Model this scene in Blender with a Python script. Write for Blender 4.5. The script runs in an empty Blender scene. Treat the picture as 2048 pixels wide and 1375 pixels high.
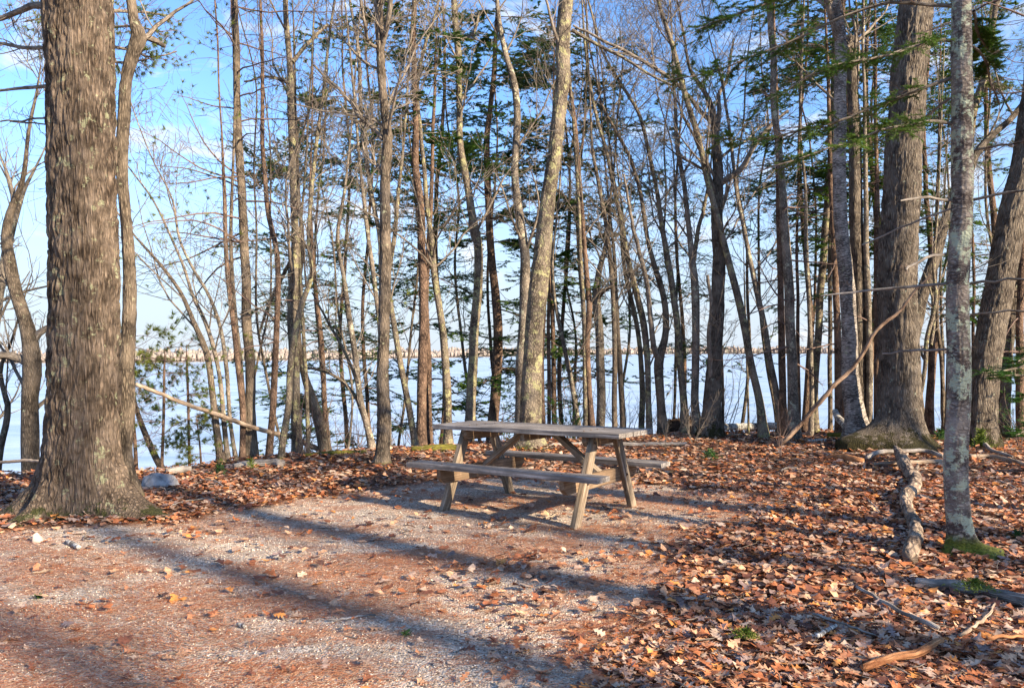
import bpy, math, random
import numpy as np
from mathutils import Vector, Matrix
rng = np.random.default_rng(7)
random.seed(7)
S = bpy.context.scene
C = S.collection

# ---------------------------------------------------------------- camera, world, sun, exposure
F = 1610.1; CX, CY = 1024.0, 687.5; HOR = 703.1; CAMH = 1.395
PIT = math.atan((HOR - CY) / F)
cam = bpy.data.objects.new('camera', bpy.data.cameras.new('camera')); C.objects.link(cam)
cam.location = (0, 0, CAMH); cam.rotation_euler = (math.pi / 2 + PIT, 0, 0)
cam.data.sensor_width = 36; cam.data.lens = 36 * F / 2048; cam.data.clip_start = .05; cam.data.clip_end = 12000
S.camera = cam
S.view_settings.view_transform = 'Standard'; S.view_settings.look = 'None'
S.view_settings.gamma = 1; S.view_settings.use_curve_mapping = False
S.view_settings.exposure = 1.55
SUN_EL = 25.0; SD = Vector((.788, -.616, 0)).normalized()          # horizontal direction towards the sun
el = math.radians(SUN_EL)
TO_SUN = Vector((SD.x * math.cos(el), SD.y * math.cos(el), math.sin(el)))
W = bpy.data.worlds.new('World'); S.world = W; W.use_nodes = True
nt = W.node_tree; N = nt.nodes; L = nt.links
N.clear()
out = N.new('ShaderNodeOutputWorld'); bg = N.new('ShaderNodeBackground')
sky = N.new('ShaderNodeTexSky'); sky.sky_type = 'NISHITA'; sky.sun_disc = False
sky.sun_elevation = el; sky.sun_rotation = math.atan2(TO_SUN.x, TO_SUN.y)
sky.air_density = 1.0; sky.dust_density = .2; sky.ozone_density = 3.0; sky.altitude = 0
tc = N.new('ShaderNodeTexCoord')
mp = N.new('ShaderNodeMapping'); mp.inputs['Scale'].default_value = (1, 1, 2.6)
L.new(tc.outputs['Generated'], mp.inputs['Vector'])
n1 = N.new('ShaderNodeTexNoise'); n1.inputs['Scale'].default_value = 7.5; n1.inputs['Detail'].default_value = 8; n1.inputs['Roughness'].default_value = .58
n1.inputs['Distortion'].default_value = .5
L.new(mp.outputs[0], n1.inputs['Vector'])
cr = N.new('ShaderNodeValToRGB'); cr.color_ramp.elements[0].position = .56; cr.color_ramp.elements[1].position = .68
L.new(n1.outputs['Fac'], cr.inputs[0])
mul = N.new('ShaderNodeMath'); mul.operation = 'MULTIPLY'; mul.inputs[1].default_value = .75
L.new(cr.outputs[0], mul.inputs[0])
tint = N.new('ShaderNodeMix'); tint.data_type = 'RGBA'; tint.blend_type = 'MULTIPLY'; tint.inputs['Factor'].default_value = 1
tint.inputs['B'].default_value = (.50, .61, .74, 1); L.new(sky.outputs[0], tint.inputs['A'])
sep = N.new('ShaderNodeSeparateXYZ'); L.new(tc.outputs['Generated'], sep.inputs[0])
vr = N.new('ShaderNodeMapRange'); vr.interpolation_type = 'SMOOTHERSTEP'; vr.inputs['From Min'].default_value = -.02; vr.inputs['From Max'].default_value = .33
vr.inputs['To Min'].default_value = .92; vr.inputs['To Max'].default_value = 0; L.new(sep.outputs['Z'], vr.inputs['Value'])
veil = N.new('ShaderNodeMix'); veil.data_type = 'RGBA'; veil.inputs['B'].default_value = (1.68, 1.88, 2.2, 1)   # thin bright veil low in the sky
L.new(vr.outputs[0], veil.inputs['Factor']); L.new(tint.outputs['Result'], veil.inputs['A'])
mx = N.new('ShaderNodeMix'); mx.data_type = 'RGBA'
L.new(mul.outputs[0], mx.inputs['Factor']); L.new(veil.outputs['Result'], mx.inputs['A'])
mx.inputs['B'].default_value = (2.5, 2.6, 2.8, 1)
L.new(mx.outputs['Result'], bg.inputs['Color']); bg.inputs['Strength'].default_value = .15
L.new(bg.outputs[0], out.inputs[0])
sun = bpy.data.objects.new('sun', bpy.data.lights.new('sun', 'SUN')); C.objects.link(sun)
sun.data.energy = 4.5; sun.data.angle = math.radians(.8); sun.data.color = (1, .84, .63)
sun.rotation_euler = TO_SUN.to_track_quat('Z', 'Y').to_euler()
sun.location = (20, -20, 20)

# ---------------------------------------------------------------- helpers
def ray(px, py):
    cx = (px - CX) / F; cy = -(py - CY) / F
    return np.array([cx, math.cos(PIT) - cy * math.sin(PIT), math.sin(PIT) + cy * math.cos(PIT)])
def at(px, py, Z):                                     # point of a pixel at distance Z into the scene
    d = ray(px, py); p = d * (Z / d[1]); p[2] += CAMH; return p
def gz(py):                                            # distance of flat ground at picture row py
    d = ray(CX, py); return CAMH / -d[2] * d[1]
def gp(px, py, z=0.0):
    d = ray(px, py); t = (CAMH - z) / -d[2]; p = d * t; p[2] += CAMH; return p

def hsh(ix, iy, iz, seed=0):
    h = (ix.astype(np.int64) * 374761393 + iy.astype(np.int64) * 668265263 + iz.astype(np.int64) * 2147483647 + seed * 974711) & 0xffffffff
    h = ((h ^ (h >> 13)) * 1274126177) & 0xffffffff
    h = (h ^ (h >> 16)) & 0xffff
    return h / 65535.0
def vnoise(x, y, z=None, seed=0):
    x = np.asarray(x, float); y = np.asarray(y, float)
    z = np.zeros_like(x) if z is None else np.asarray(z, float)
    ix, iy, iz = np.floor(x), np.floor(y), np.floor(z)
    fx, fy, fz = x - ix, y - iy, z - iz
    fx, fy, fz = [f * f * (3 - 2 * f) for f in (fx, fy, fz)]
    r = 0
    for a in (0, 1):
        for b in (0, 1):
            for c in (0, 1):
                w = (fx if a else 1 - fx) * (fy if b else 1 - fy) * (fz if c else 1 - fz)
                r = r + w * hsh(ix + a, iy + b, iz + c, seed)
    return r
def fbm(x, y, z=None, oct=4, seed=0):
    r = 0; a = .5; s = 1.0; t = 0
    for o in range(oct):
        r = r + a * vnoise(np.asarray(x) * s, np.asarray(y) * s, None if z is None else np.asarray(z) * s, seed + o); t += a
        a *= .5; s *= 2.03
    return r / t
def sstep(a, b, x):
    t = np.clip((x - a) / (b - a), 0, 1); return t * t * (3 - 2 * t)

def tag(o, label=None, cat=None, group=None, kind=None):
    if label: o['label'] = label
    if cat: o['category'] = cat
    if group: o['group'] = group
    if kind: o['kind'] = kind
    return o
def empty(name, loc, label, cat, group=None):
    o = bpy.data.objects.new(name, None); C.objects.link(o); o.location = loc; o.empty_display_size = .1
    return tag(o, label, cat, group)
def mk(name, v, f, mat, parent=None, smooth=True, attrs=None, matidx=None):
    """v (n,3), f (m,k) -> one mesh object; vertices given in world space"""
    v = np.asarray(v, np.float32); f = np.asarray(f, np.int32); k = f.shape[1]
    if parent is not None:
        v = v - np.array(parent.location, np.float32)
    me = bpy.data.meshes.new(name)
    me.vertices.add(len(v)); me.vertices.foreach_set('co', v.ravel())
    me.loops.add(f.size); me.loops.foreach_set('vertex_index', f.ravel())
    me.polygons.add(len(f)); me.polygons.foreach_set('loop_start', np.arange(0, f.size, k, dtype=np.int32))
    if smooth: me.polygons.foreach_set('use_smooth', np.ones(len(f), bool))
    for an, (typ, dat) in (attrs or {}).items():
        a = me.attributes.new(an, typ, 'POINT')
        a.data.foreach_set({'FLOAT': 'value', 'FLOAT_VECTOR': 'vector', 'FLOAT_COLOR': 'color'}[typ], np.asarray(dat, np.float32).ravel())
    me.update(calc_edges=True)
    for m in (mat if isinstance(mat, (list, tuple)) else [mat]): me.materials.append(m)
    if matidx is not None: me.polygons.foreach_set('material_index', np.asarray(matidx, np.int32))
    o = bpy.data.objects.new(name, me); C.objects.link(o)
    if parent is not None: o.parent = parent
    return o

def cat_rom(P, n):
    """smooth resample of control rows (m,d) to n rows"""
    P = np.asarray(P, float); m = len(P)
    d = np.r_[0, np.cumsum(np.linalg.norm(np.diff(P[:, :3], axis=0), axis=1))]
    t = np.linspace(0, d[-1], n); i = np.clip(np.searchsorted(d, t, side='right') - 1, 0, m - 2)
    u = ((t - d[i]) / (d[i + 1] - d[i] + 1e-9))[:, None]
    g = np.gradient(P, d, axis=0)
    h = (d[i + 1] - d[i])[:, None]
    return (2*u**3-3*u**2+1)*P[i] + (u**3-2*u**2+u)*h*g[i] + (-2*u**3+3*u**2)*P[i+1] + (u**3-u**2)*h*g[i+1]

def frames(P):
    T = np.gradient(P, axis=-2); T /= np.linalg.norm(T, axis=-1, keepdims=True) + 1e-9
    m = T.mean(axis=-2, keepdims=True)
    ref = np.where(np.abs(m[..., 2:3]) > .75, np.array([0.1, 1., 0.]), np.array([0., 0.1, 1.]))
    U = np.cross(np.broadcast_to(ref, T.shape), T); U /= np.linalg.norm(U, axis=-1, keepdims=True) + 1e-9
    V = np.cross(T, U)
    return T, U, V
def tubes(P, R, k):
    """P (N,n,3), R (N,n): vectorised tubes -> verts, quads, bark coordinate"""
    Nn, n, _ = P.shape
    T, U, V = frames(P)
    a = np.arange(k) * 2 * np.pi / k
    ca, sa = np.cos(a), np.sin(a)
    X = P[:, :, None, :] + R[:, :, None, None] * (U[:, :, None, :] * ca[None, None, :, None] + V[:, :, None, :] * sa[None, None, :, None])
    s = np.concatenate([np.zeros((Nn, 1)), np.cumsum(np.linalg.norm(np.diff(P, axis=1), axis=2), axis=1)], 1)
    off = (np.arange(Nn) * 1.37)[:, None]
    B = np.stack([R[:, :, None] * ca + off[:, :, None], R[:, :, None] * sa + 0 * off[:, :, None], np.broadcast_to(s[:, :, None], (Nn, n, k))], -1)
    i0 = (np.arange(Nn) * n * k)[:, None, None] + (np.arange(n - 1) * k)[None, :, None]
    j = np.arange(k)[None, None, :]; j2 = (j + 1) % k
    Q = np.stack([i0 + j, i0 + j2, i0 + k + j2, i0 + k + j], -1).reshape(-1, 4)
    return X.reshape(-1, 3), Q, B.reshape(-1, 3)
def join(parts):
    v = []; q = []; b = []; n = 0
    for X, Q, B in parts:
        v.append(X); q.append(Q + n); b.append(B); n += len(X)
    return np.concatenate(v), np.concatenate(q), np.concatenate(b)

# ---------------------------------------------------------------- materials
def new_mat(name):
    m = bpy.data.materials.new(name); m.use_nodes = True
    nt = m.node_tree; b = nt.nodes['Principled BSDF']; b.inputs['Roughness'].default_value = .85
    b.inputs['Specular IOR Level'].default_value = .25
    return m, nt, b
def nd(nt, t, **kw):
    n = nt.nodes.new(t)
    for k, v in kw.items():
        if k in n.inputs.keys(): n.inputs[k].default_value = v
        else: setattr(n, k, v)
    return n
def ramp(nt, src, stops):
    r = nt.nodes.new('ShaderNodeValToRGB'); e = r.color_ramp.elements
    while len(e) < len(stops): e.new(.5)
    for i, (p, c) in enumerate(stops):
        e[i].position = p; e[i].color = (c if len(c) == 4 else tuple(c) + (1,)) if not isinstance(c, float) else (c, c, c, 1)
    nt.links.new(src, r.inputs[0]); return r.outputs[0]
def mixc(nt, f, a, b, mode='MIX'):
    m = nt.nodes.new('ShaderNodeMix'); m.data_type = 'RGBA'; m.blend_type = mode
    for s, x in (('Factor', f), ('A', a), ('B', b)):
        if hasattr(x, 'is_linked'): nt.links.new(x, m.inputs[s])
        else: m.inputs[s].default_value = x if s == 'Factor' else tuple(x) + (1,) if len(x) == 3 else x
    return m.outputs['Result']
def mth(nt, op, a, b=None):
    m = nt.nodes.new('ShaderNodeMath'); m.operation = op
    for i, x in enumerate((a, b)):
        if x is None: continue
        if hasattr(x, 'is_linked'): nt.links.new(x, m.inputs[i])
        else: m.inputs[i].default_value = x
    return m.outputs[0]
def bark_mat(name, dark, mid, light, sx, sz, bump=.6, lichen=.2, lcol=(.42, .45, .33), moss=0.0, mosscol=(.10, .10, .015), band=False, dist=.012, mossn=.9):
    m, nt, b = new_mat(name); lk = nt.links
    at_ = nd(nt, 'ShaderNodeAttribute', attribute_name='bk')
    mp = nd(nt, 'ShaderNodeMapping'); mp.inputs['Scale'].default_value = (sx, sx, sz); lk.new(at_.outputs['Vector'], mp.inputs['Vector'])
    n = nd(nt, 'ShaderNodeTexNoise', Scale=1.0, Detail=7.0, Roughness=.65, Distortion=1.1); lk.new(mp.outputs[0], n.inputs['Vector'])
    v = nd(nt, 'ShaderNodeTexVoronoi', Scale=.8); v.feature = 'DISTANCE_TO_EDGE'
    md = mixc(nt, 1., mp.outputs[0], mixc(nt, .5, (0, 0, 0), n.outputs['Color']), 'ADD'); lk.new(md, v.inputs['Vector'])
    ve = ramp(nt, v.outputs['Distance'], [(.04, 0.), (.28, 1.)])
    col = ramp(nt, n.outputs['Fac'], [(.34, dark), (.48, mid), (.63, light)])
    col = mixc(nt, mth(nt, 'MULTIPLY', mth(nt, 'SUBTRACT', 1., ve), .85), col, dark)
    # large tone patches
    n2 = nd(nt, 'ShaderNodeTexNoise', Scale=5.0, Detail=4.0, Roughness=.6); lk.new(at_.outputs['Vector'], n2.inputs['Vector'])
    col = mixc(nt, ramp(nt, n2.outputs['Fac'], [(.4, 0.), (.65, .45)]), col, tuple(min(1, c * 1.5) for c in light))
    if lichen > 0:
        n3 = nd(nt, 'ShaderNodeTexNoise', Scale=9.0, Detail=9.0, Roughness=.75); lk.new(at_.outputs['Vector'], n3.inputs['Vector'])
        t = .66 - lichen * .22
        lf = ramp(nt, n3.outputs['Fac'], [(t, 0.), (t + .03, .85)])
        col = mixc(nt, lf, col, lcol)
    if band:                                            # papery bark: dark cross lenticels
        mp2 = nd(nt, 'ShaderNodeMapping'); mp2.inputs['Scale'].default_value = (12, 12, 70); lk.new(at_.outputs['Vector'], mp2.inputs['Vector'])
        n4 = nd(nt, 'ShaderNodeTexNoise', Scale=1.0, Detail=4.0, Roughness=.6); lk.new(mp2.outputs[0], n4.inputs['Vector'])
        col = mixc(nt, ramp(nt, n4.outputs['Fac'], [(.52, 0.), (.6, .9)]), col, dark)
    if moss > 0:
        ah = nd(nt, 'ShaderNodeAttribute', attribute_name='hg')
        n5 = nd(nt, 'ShaderNodeTexNoise', Scale=7.0, Detail=8.0, Roughness=.75); lk.new(at_.outputs['Vector'], n5.inputs['Vector'])
        hh = mth(nt, 'SUBTRACT', mth(nt, 'ADD', mth(nt, 'MULTIPLY', mth(nt, 'SUBTRACT', n5.outputs['Fac'], .5), mossn * 2), moss), ah.outputs['Fac'])
        mc = ramp(nt, n.outputs['Fac'], [(.35, tuple(c * .45 for c in mosscol)), (.62, tuple(c * 1.5 for c in mosscol))])
        col = mixc(nt, ramp(nt, hh, [(0., 0.), (.06, .9)]), col, mc)
    lk.new(col, b.inputs['Base Color'])
    bp = nd(nt, 'ShaderNodeBump', Strength=bump, Distance=dist)
    hb = mth(nt, 'ADD', n.outputs['Fac'], mth(nt, 'MULTIPLY', ve, .5)); lk.new(hb, bp.inputs['Height'])
    lk.new(bp.outputs[0], b.inputs['Normal']); b.inputs['Roughness'].default_value = .95
    return m
M = {}
M['oak'] = bark_mat('oak_bark', (.025, .017, .011), (.14, .098, .066), (.27, .205, .15), 58, 8, 1., .36, (.33, .33, .20), moss=.10, mosscol=(.04, .045, .01), mossn=.6, dist=.03)
M['oak_far'] = bark_mat('furrowed_bark', (.035, .026, .02), (.15, .12, .09), (.26, .215, .165), 56, 10, 1., .2, moss=.17, mosscol=(.035, .03, .005), mossn=.5, dist=.03)
M['rough'] = bark_mat('rough_grey_bark', (.035, .027, .02), (.13, .10, .07), (.25, .195, .14), 60, 14, .9, .22, (.40, .40, .25), moss=.05, mossn=.12)
M['lichen'] = bark_mat('lichened_bark', (.045, .035, .025), (.14, .11, .08), (.27, .22, .16), 38, 22, .9, .55, (.34, .32, .16), moss=.06, mossn=.15)
M['grey'] = bark_mat('smooth_grey_bark', (.05, .04, .03), (.16, .13, .10), (.29, .24, .185), 34, 22, .7, .4, (.44, .43, .30), moss=.03, mossn=.1)
M['pine'] = bark_mat('reddish_pine_bark', (.035, .022, .016), (.125, .08, .055), (.24, .155, .105), 40, 18, .9, .08, (.33, .34, .2))
M['fir'] = bark_mat('fir_bark', (.05, .035, .03), (.15, .12, .10), (.36, .31, .26), 26, 46, 1., .66, (.42, .46, .33), moss=.14, mosscol=(.10, .11, .008), mossn=.06, dist=.008)
M['birch'] = bark_mat('white_birch_bark', (.05, .04, .035), (.50, .45, .40), (.72, .67, .60), 10, 60, .3, .16, (.30, .30, .2), band=True, dist=.006)
M['birchtree'] = bark_mat('old_birch_bark', (.06, .05, .042), (.30, .26, .22), (.52, .46, .40), 20, 50, .6, .3, (.36, .36, .24), band=True, moss=.05, mossn=.1)
M['limb'] = bark_mat('limb_bark', (.07, .055, .042), (.19, .155, .12), (.33, .275, .215), 60, 16, .5, .15)
M['dead'] = bark_mat('dead_wood', (.16, .11, .075), (.36, .27, .19), (.52, .40, .29), 60, 5, .8, .10)
M['logbark'] = bark_mat('peeling_log_bark', (.05, .035, .028), (.24, .17, .12), (.50, .38, .27), 22, 9, 1., .15, dist=.02)
M['deadbr'] = bark_mat('brown_dead_bark', (.08, .045, .03), (.22, .14, .095), (.36, .25, .17), 60, 9, .8, .10)
M['deadgrey'] = bark_mat('grey_dead_wood', (.12, .10, .085), (.30, .26, .22), (.46, .41, .36), 70, 4, .9, .10)
M['redlog'] = bark_mat('orange_rotten_wood', (.16, .055, .02), (.40, .17, .07), (.55, .28, .13), 50, 6, .9, 0)
M['mosslog'] = bark_mat('mossy_log_bark', (.08, .05, .03), (.22, .15, .09), (.34, .24, .15), 50, 8, .9, .1, moss=.2, mosscol=(.13, .12, .015), mossn=.5)
def flat_mat(name, c1, c2, sc=40., rough=.85, trans=0, attr='bk'):
    m, nt, b = new_mat(name)
    a = nd(nt, 'ShaderNodeTexCoord'); n = nd(nt, 'ShaderNodeTexNoise', Scale=sc, Detail=4.0)
    nt.links.new(a.outputs['Object'], n.inputs['Vector'])
    col = ramp(nt, n.outputs['Fac'], [(.35, c1), (.65, c2)]); nt.links.new(col, b.inputs['Base Color'])
    b.inputs['Roughness'].default_value = rough
    if trans:
        tr = nt.nodes.new('ShaderNodeBsdfTranslucent'); ms = nt.nodes.new('ShaderNodeMixShader'); ms.inputs[0].default_value = trans
        nt.links.new(col, tr.inputs[0]); nt.links.new(b.outputs[0], ms.inputs[1]); nt.links.new(tr.outputs[0], ms.inputs[2])
        nt.links.new(ms.outputs[0], nt.nodes['Material Output'].inputs[0])
    return m
M['twig'] = flat_mat('twig_bark', (.11, .09, .072), (.27, .225, .18), 3.)
M['twigdark'] = flat_mat('dark_twig_bark', (.10, .065, .055), (.22, .15, .12), 3.)
M['hemlock'] = flat_mat('hemlock_needles', (.045, .12, .02), (.16, .26, .045), 1.6, .55, .35)
M['pineneedle'] = flat_mat('pine_needles_green', (.06, .10, .02), (.22, .24, .035), 1.3, .55, .2)
M['firneedle'] = flat_mat('fir_needles', (.03, .09, .02), (.09, .19, .03), 2., .5, .15)
M['grass'] = flat_mat('grass_green', (.10, .17, .02), (.26, .32, .05), 9., .6, .25)
M['moss'] = flat_mat('moss_green', (.07, .07, .008), (.20, .18, .02), 14., .95)
M['brownleaf'] = flat_mat('hanging_leaf_brown', (.30, .10, .03), (.45, .2, .07), 5., .7, .3)
def attr_mat(name, trans=0, rough=.75, nscale=0, bump=0):
    m, nt, b = new_mat(name); a = nd(nt, 'ShaderNodeAttribute', attribute_name='col')
    col = a.outputs['Color']
    if nscale:
        t = nd(nt, 'ShaderNodeTexCoord'); n = nd(nt, 'ShaderNodeTexNoise', Scale=nscale, Detail=3.0); nt.links.new(t.outputs['Object'], n.inputs['Vector'])
        col = mixc(nt, 1., col, ramp(nt, n.outputs['Fac'], [(.3, .6), (.7, 1.25)]), 'MULTIPLY')
    nt.links.new(col, b.inputs['Base Color']); b.inputs['Roughness'].default_value = rough
    if trans:
        tr = nt.nodes.new('ShaderNodeBsdfTranslucent'); ms = nt.nodes.new('ShaderNodeMixShader'); ms.inputs[0].default_value = trans
        nt.links.new(col, tr.inputs[0]); nt.links.new(b.outputs[0], ms.inputs[1]); nt.links.new(tr.outputs[0], ms.inputs[2])
        nt.links.new(ms.outputs[0], nt.nodes['Material Output'].inputs[0])
    return m
M['leaf'] = attr_mat('fallen_leaf', .15, .6, 60.)
M['pebble'] = attr_mat('pebble', 0, .8)
M['needle'] = attr_mat('dry_needle', 0, .6)
M['farwood'] = attr_mat('far_wood', 0, .9)

# ---------------------------------------------------------------- terrain
CR_X = np.array([-40, -9, -5.9, -4.2, -3.3, -2.2, -.93, .6, 2.8, 5.9, 9, 14, 40.])
CR_Y = np.array([7.0, 8.6, 9.28, 9.4, 10.25, 11.1, 12., 12.8, 13.8, 14.1, 14.0, 15., 16.])
WATER = -5.6
def crest(x): return np.interp(x, CR_X, CR_Y)
PAD = [gp(a, b)[:2] for a, b in [(-900, 1110), (-200, 1085), (340, 1052), (470, 1020), (620, 997), (740, 977), (850, 966), (1000, 957), (1180, 962), (1330, 972),
       (1500, 987), (1580, 1008), (1500, 1035), (1400, 1060), (1330, 1090), (1340, 1150), (1290, 1220), (1200, 1300), (1190, 1375), (1150, 1600)]] + [np.array([-.1, -3.]), np.array([-14., -3.])]
PAD = np.array(PAD)
def pad_sd(x, y):                                       # >0 inside the gravel pad
    x = np.asarray(x, float); y = np.asarray(y, float)
    d = np.full(x.shape, 1e9); ins = np.zeros(x.shape, bool)
    for i in range(len(PAD)):
        a = PAD[i]; b = PAD[(i + 1) % len(PAD)]; e = b - a
        t = np.clip(((x - a[0]) * e[0] + (y - a[1]) * e[1]) / (e @ e), 0, 1)
        d = np.minimum(d, np.hypot(x - a[0] - t * e[0], y - a[1] - t * e[1]))
        c = ((a[1] > y) != (b[1] > y)) & (x < (b[0] - a[0]) * (y - a[1]) / (b[1] - a[1] + 1e-12) + a[0])
        ins ^= c
    return np.where(ins, d, -d)
def terrain(x, y, fine=True):
    x = np.asarray(x, float); y = np.asarray(y, float)
    d = y - crest(x) - .25 * (vnoise(x * .9, y * .9, seed=3) - .5)
    near = np.exp(-((x / 40) ** 2 + ((y - 6) / 40) ** 2))
    drop = .62 * (np.sqrt(np.maximum(d + .35, 0) ** 2 + .09) - .3) * (d > -.35)
    z = -np.minimum(drop, 5.6 + .03 * np.maximum(d - 8, 0))
    z = np.maximum(z, -9.5)
    ps = pad_sd(x, y)
    off = sstep(.25, -1.2, ps)
    z = z + near * off * (.09 * (fbm(x * 1.1, y * 1.1, oct=3, seed=11) - .5) + .02)
    z = z + near * .018 * (fbm(x * 3, y * 3, oct=3, seed=21) - .5)
    for (a, b, r, h) in ((gp(160, 1050)[0], 6.75, .75, .07), (at(1795, 900, 11.1)[0], 11.2, .9, .12), (at(1920, 1110, 5.45)[0], 5.5, .35, .04), (-2.2, 10.2, 1.6, .05)):
        z = z + h * np.exp(-((x - a) ** 2 + (y - b) ** 2) / r ** 2)
    return z
def spaced(lo, a, b, hi, st, g=1.16):
    c = list(np.arange(a, b, st)); s = st
    while c[-1] < hi: s *= g; c.append(c[-1] + s)
    s = st; l = []; x = a
    while x > lo: s *= g; x -= s; l.append(x)
    return np.array(l[::-1] + c)
gx = spaced(-4500, -7, 8.5, 4500, .095); gy = spaced(-60, 2.2, 15.5, 6000, .095)
X, Y = np.meshgrid(gx, gy)
Zg = terrain(X, Y)
pm = pad_sd(X, Y) + .35 * (fbm(X * 2.2, Y * 2.2, oct=3, seed=5) - .5)
gm = sstep(-.12, .12, pm)
nx, ny = len(gx), len(gy)
ii = (np.arange(ny - 1)[:, None] * nx + np.arange(nx - 1)[None, :])
Qg = np.stack([ii, ii + 1, ii + nx + 1, ii + nx], -1).reshape(-1, 4)
def ground_material():
    m, nt, b = new_mat('ground_gravel_and_duff'); lk = nt.links
    tc = nd(nt, 'ShaderNodeTexCoord'); v = tc.outputs['Object']
    vo = nd(nt, 'ShaderNodeTexVoronoi', Scale=85.0); lk.new(v, vo.inputs['Vector'])
    bw = nt.nodes.new('ShaderNodeSeparateColor'); lk.new(vo.outputs['Color'], bw.inputs[0])
    g = ramp(nt, bw.outputs[0], [(0., (.10, .08, .065)), (.25, (.33, .265, .20)), (.6, (.52, .43, .34)), (1., (.66, .58, .48))])
    n0 = nd(nt, 'ShaderNodeTexNoise', Scale=2.2, Detail=6.0, Roughness=.7); lk.new(v, n0.inputs['Vector'])
    g = mixc(nt, ramp(nt, n0.outputs['Fac'], [(.45, 0.), (.62, .55)]), g, (.34, .25, .18))
    mp = nd(nt, 'ShaderNodeMapping'); mp.inputs['Scale'].default_value = (1.5, 3.4, 1); lk.new(v, mp.inputs['Vector'])
    n1 = nd(nt, 'ShaderNodeTexNoise', Scale=1.0, Detail=8.0, Roughness=.72); lk.new(mp.outputs[0], n1.inputs['Vector'])
    mp3 = nd(nt, 'ShaderNodeMapping'); mp3.inputs['Scale'].default_value = (60, 220, 1); mp3.inputs['Rotation'].default_value = (0, 0, .3); lk.new(v, mp3.inputs['Vector'])
    n3 = nd(nt, 'ShaderNodeTexNoise', Scale=1.0, Detail=3.0); lk.new(mp3.outputs[0], n3.inputs['Vector'])
    nc = ramp(nt, n3.outputs['Fac'], [(.35, (.16, .055, .025)), (.65, (.50, .19, .08))])
    g = mixc(nt, ramp(nt, n1.outputs['Fac'], [(.50, 0.), (.60, .62)]), g, nc)
    n2 = nd(nt, 'ShaderNodeTexNoise', Scale=30.0, Detail=6.0); lk.new(v, n2.inputs['Vector'])
    d = ramp(nt, n2.outputs['Fac'], [(.3, (.045, .025, .015)), (.7, (.20, .10, .055))])
    a = nd(nt, 'ShaderNodeAttribute', attribute_name='gravel')
    lk.new(mixc(nt, a.outputs['Fac'], d, g), b.inputs['Base Color'])
    bp = nd(nt, 'ShaderNodeBump', Strength=.7, Distance=.01)
    hh = mth(nt, 'ADD', mth(nt, 'MULTIPLY', vo.outputs['Distance'], -1.), n2.outputs['Fac']); lk.new(hh, bp.inputs['Height']); lk.new(bp.outputs[0], b.inputs['Normal'])
    b.inputs['Roughness'].default_value = .95
    return m
ground = mk('ground', np.stack([X, Y, Zg], -1).reshape(-1, 3), Qg, ground_material(), attrs={'gravel': ('FLOAT', gm.ravel())})
tag(ground, kind='structure')

# water
def water_material():
    m, nt, b = new_mat('bay_water'); lk = nt.links
    tc = nd(nt, 'ShaderNodeTexCoord')
    mp = nd(nt, 'ShaderNodeMapping'); mp.inputs['Scale'].default_value = (.05, .16, 1); lk.new(tc.outputs['Object'], mp.inputs['Vector'])
    n = nd(nt, 'ShaderNodeTexNoise', Scale=1.0, Detail=6.0, Roughness=.6); lk.new(mp.outputs[0], n.inputs['Vector'])
    lk.new(ramp(nt, n.outputs['Fac'], [(.35, (.24, .33, .44)), (.65, (.44, .52, .61))]), b.inputs['Base Color'])
    mp2 = nd(nt, 'ShaderNodeMapping'); mp2.inputs['Scale'].default_value = (.9, 2.6, 1); lk.new(tc.outputs['Object'], mp2.inputs['Vector'])
    n2 = nd(nt, 'ShaderNodeTexNoise', Scale=1.0, Detail=5.0, Roughness=.6); lk.new(mp2.outputs[0], n2.inputs['Vector'])
    bp = nd(nt, 'ShaderNodeBump', Strength=.6, Distance=.12); lk.new(n2.outputs['Fac'], bp.inputs['Height']); lk.new(bp.outputs[0], b.inputs['Normal'])
    b.inputs['Roughness'].default_value = .22; b.inputs['IOR'].default_value = 1.33; b.inputs['Specular IOR Level'].default_value = .5
    return m
wv = np.array([[-6000, 14, WATER], [6000, 14, WATER], [6000, 6000, WATER], [-6000, 6000, WATER]])
tag(mk('water', wv, np.array([[0, 1, 2, 3]]), water_material(), smooth=False), kind='structure')

# far shore
SH = np.array([[-900, 470, 9.5], [0, 500, 10], [300, 512, 10.3], [660, 704, 11.5], [900, 940, 14.5], [1150, 1500, 20.], [1300, 2250, 29.], [1550, 2800, 37.], [2300, 2900, 38.], [3000, 2900, 38.]])
def shore(px): return np.interp(px, SH[:, 0], SH[:, 1]), np.interp(px, SH[:, 0], SH[:, 2])
pxs = np.linspace(-900, 3000, 420); Dd, Hh = shore(pxs)
tt = np.array([0, .004, .03, .1, .25, .5])
V = []
for t in tt:
    d = Dd * (1 + t * .6)
    z = WATER - .5 + (Hh * .55) * sstep(0, .3, np.full_like(Hh, t)) * (.75 + .5 * vnoise(pxs * .02, pxs * 0, seed=9)) + (.9 if t > 0 else 0)
    V.append(np.stack([(pxs - CX) / F * d, d, z], -1))
V = np.array(V); n_ = len(pxs)
ii = (np.arange(len(tt) - 1)[:, None] * n_ + np.arange(n_ - 1)[None, :])
tag(mk('far_shore', V.reshape(-1, 3), np.stack([ii, ii + 1, ii + n_ + 1, ii + n_], -1).reshape(-1, 4), flat_mat('far_shore_soil', (.24, .20, .165), (.32, .27, .22), .05)), kind='structure')
NT = 10000
px = rng.uniform(-850, 2900, NT); off = rng.uniform(.002, .28, NT) ** 1.3; d, h = shore(px); 
d2 = d * (1 + off * .6); zb = WATER + .3 + h * .55 * sstep(0, .3, off) * .9
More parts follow.
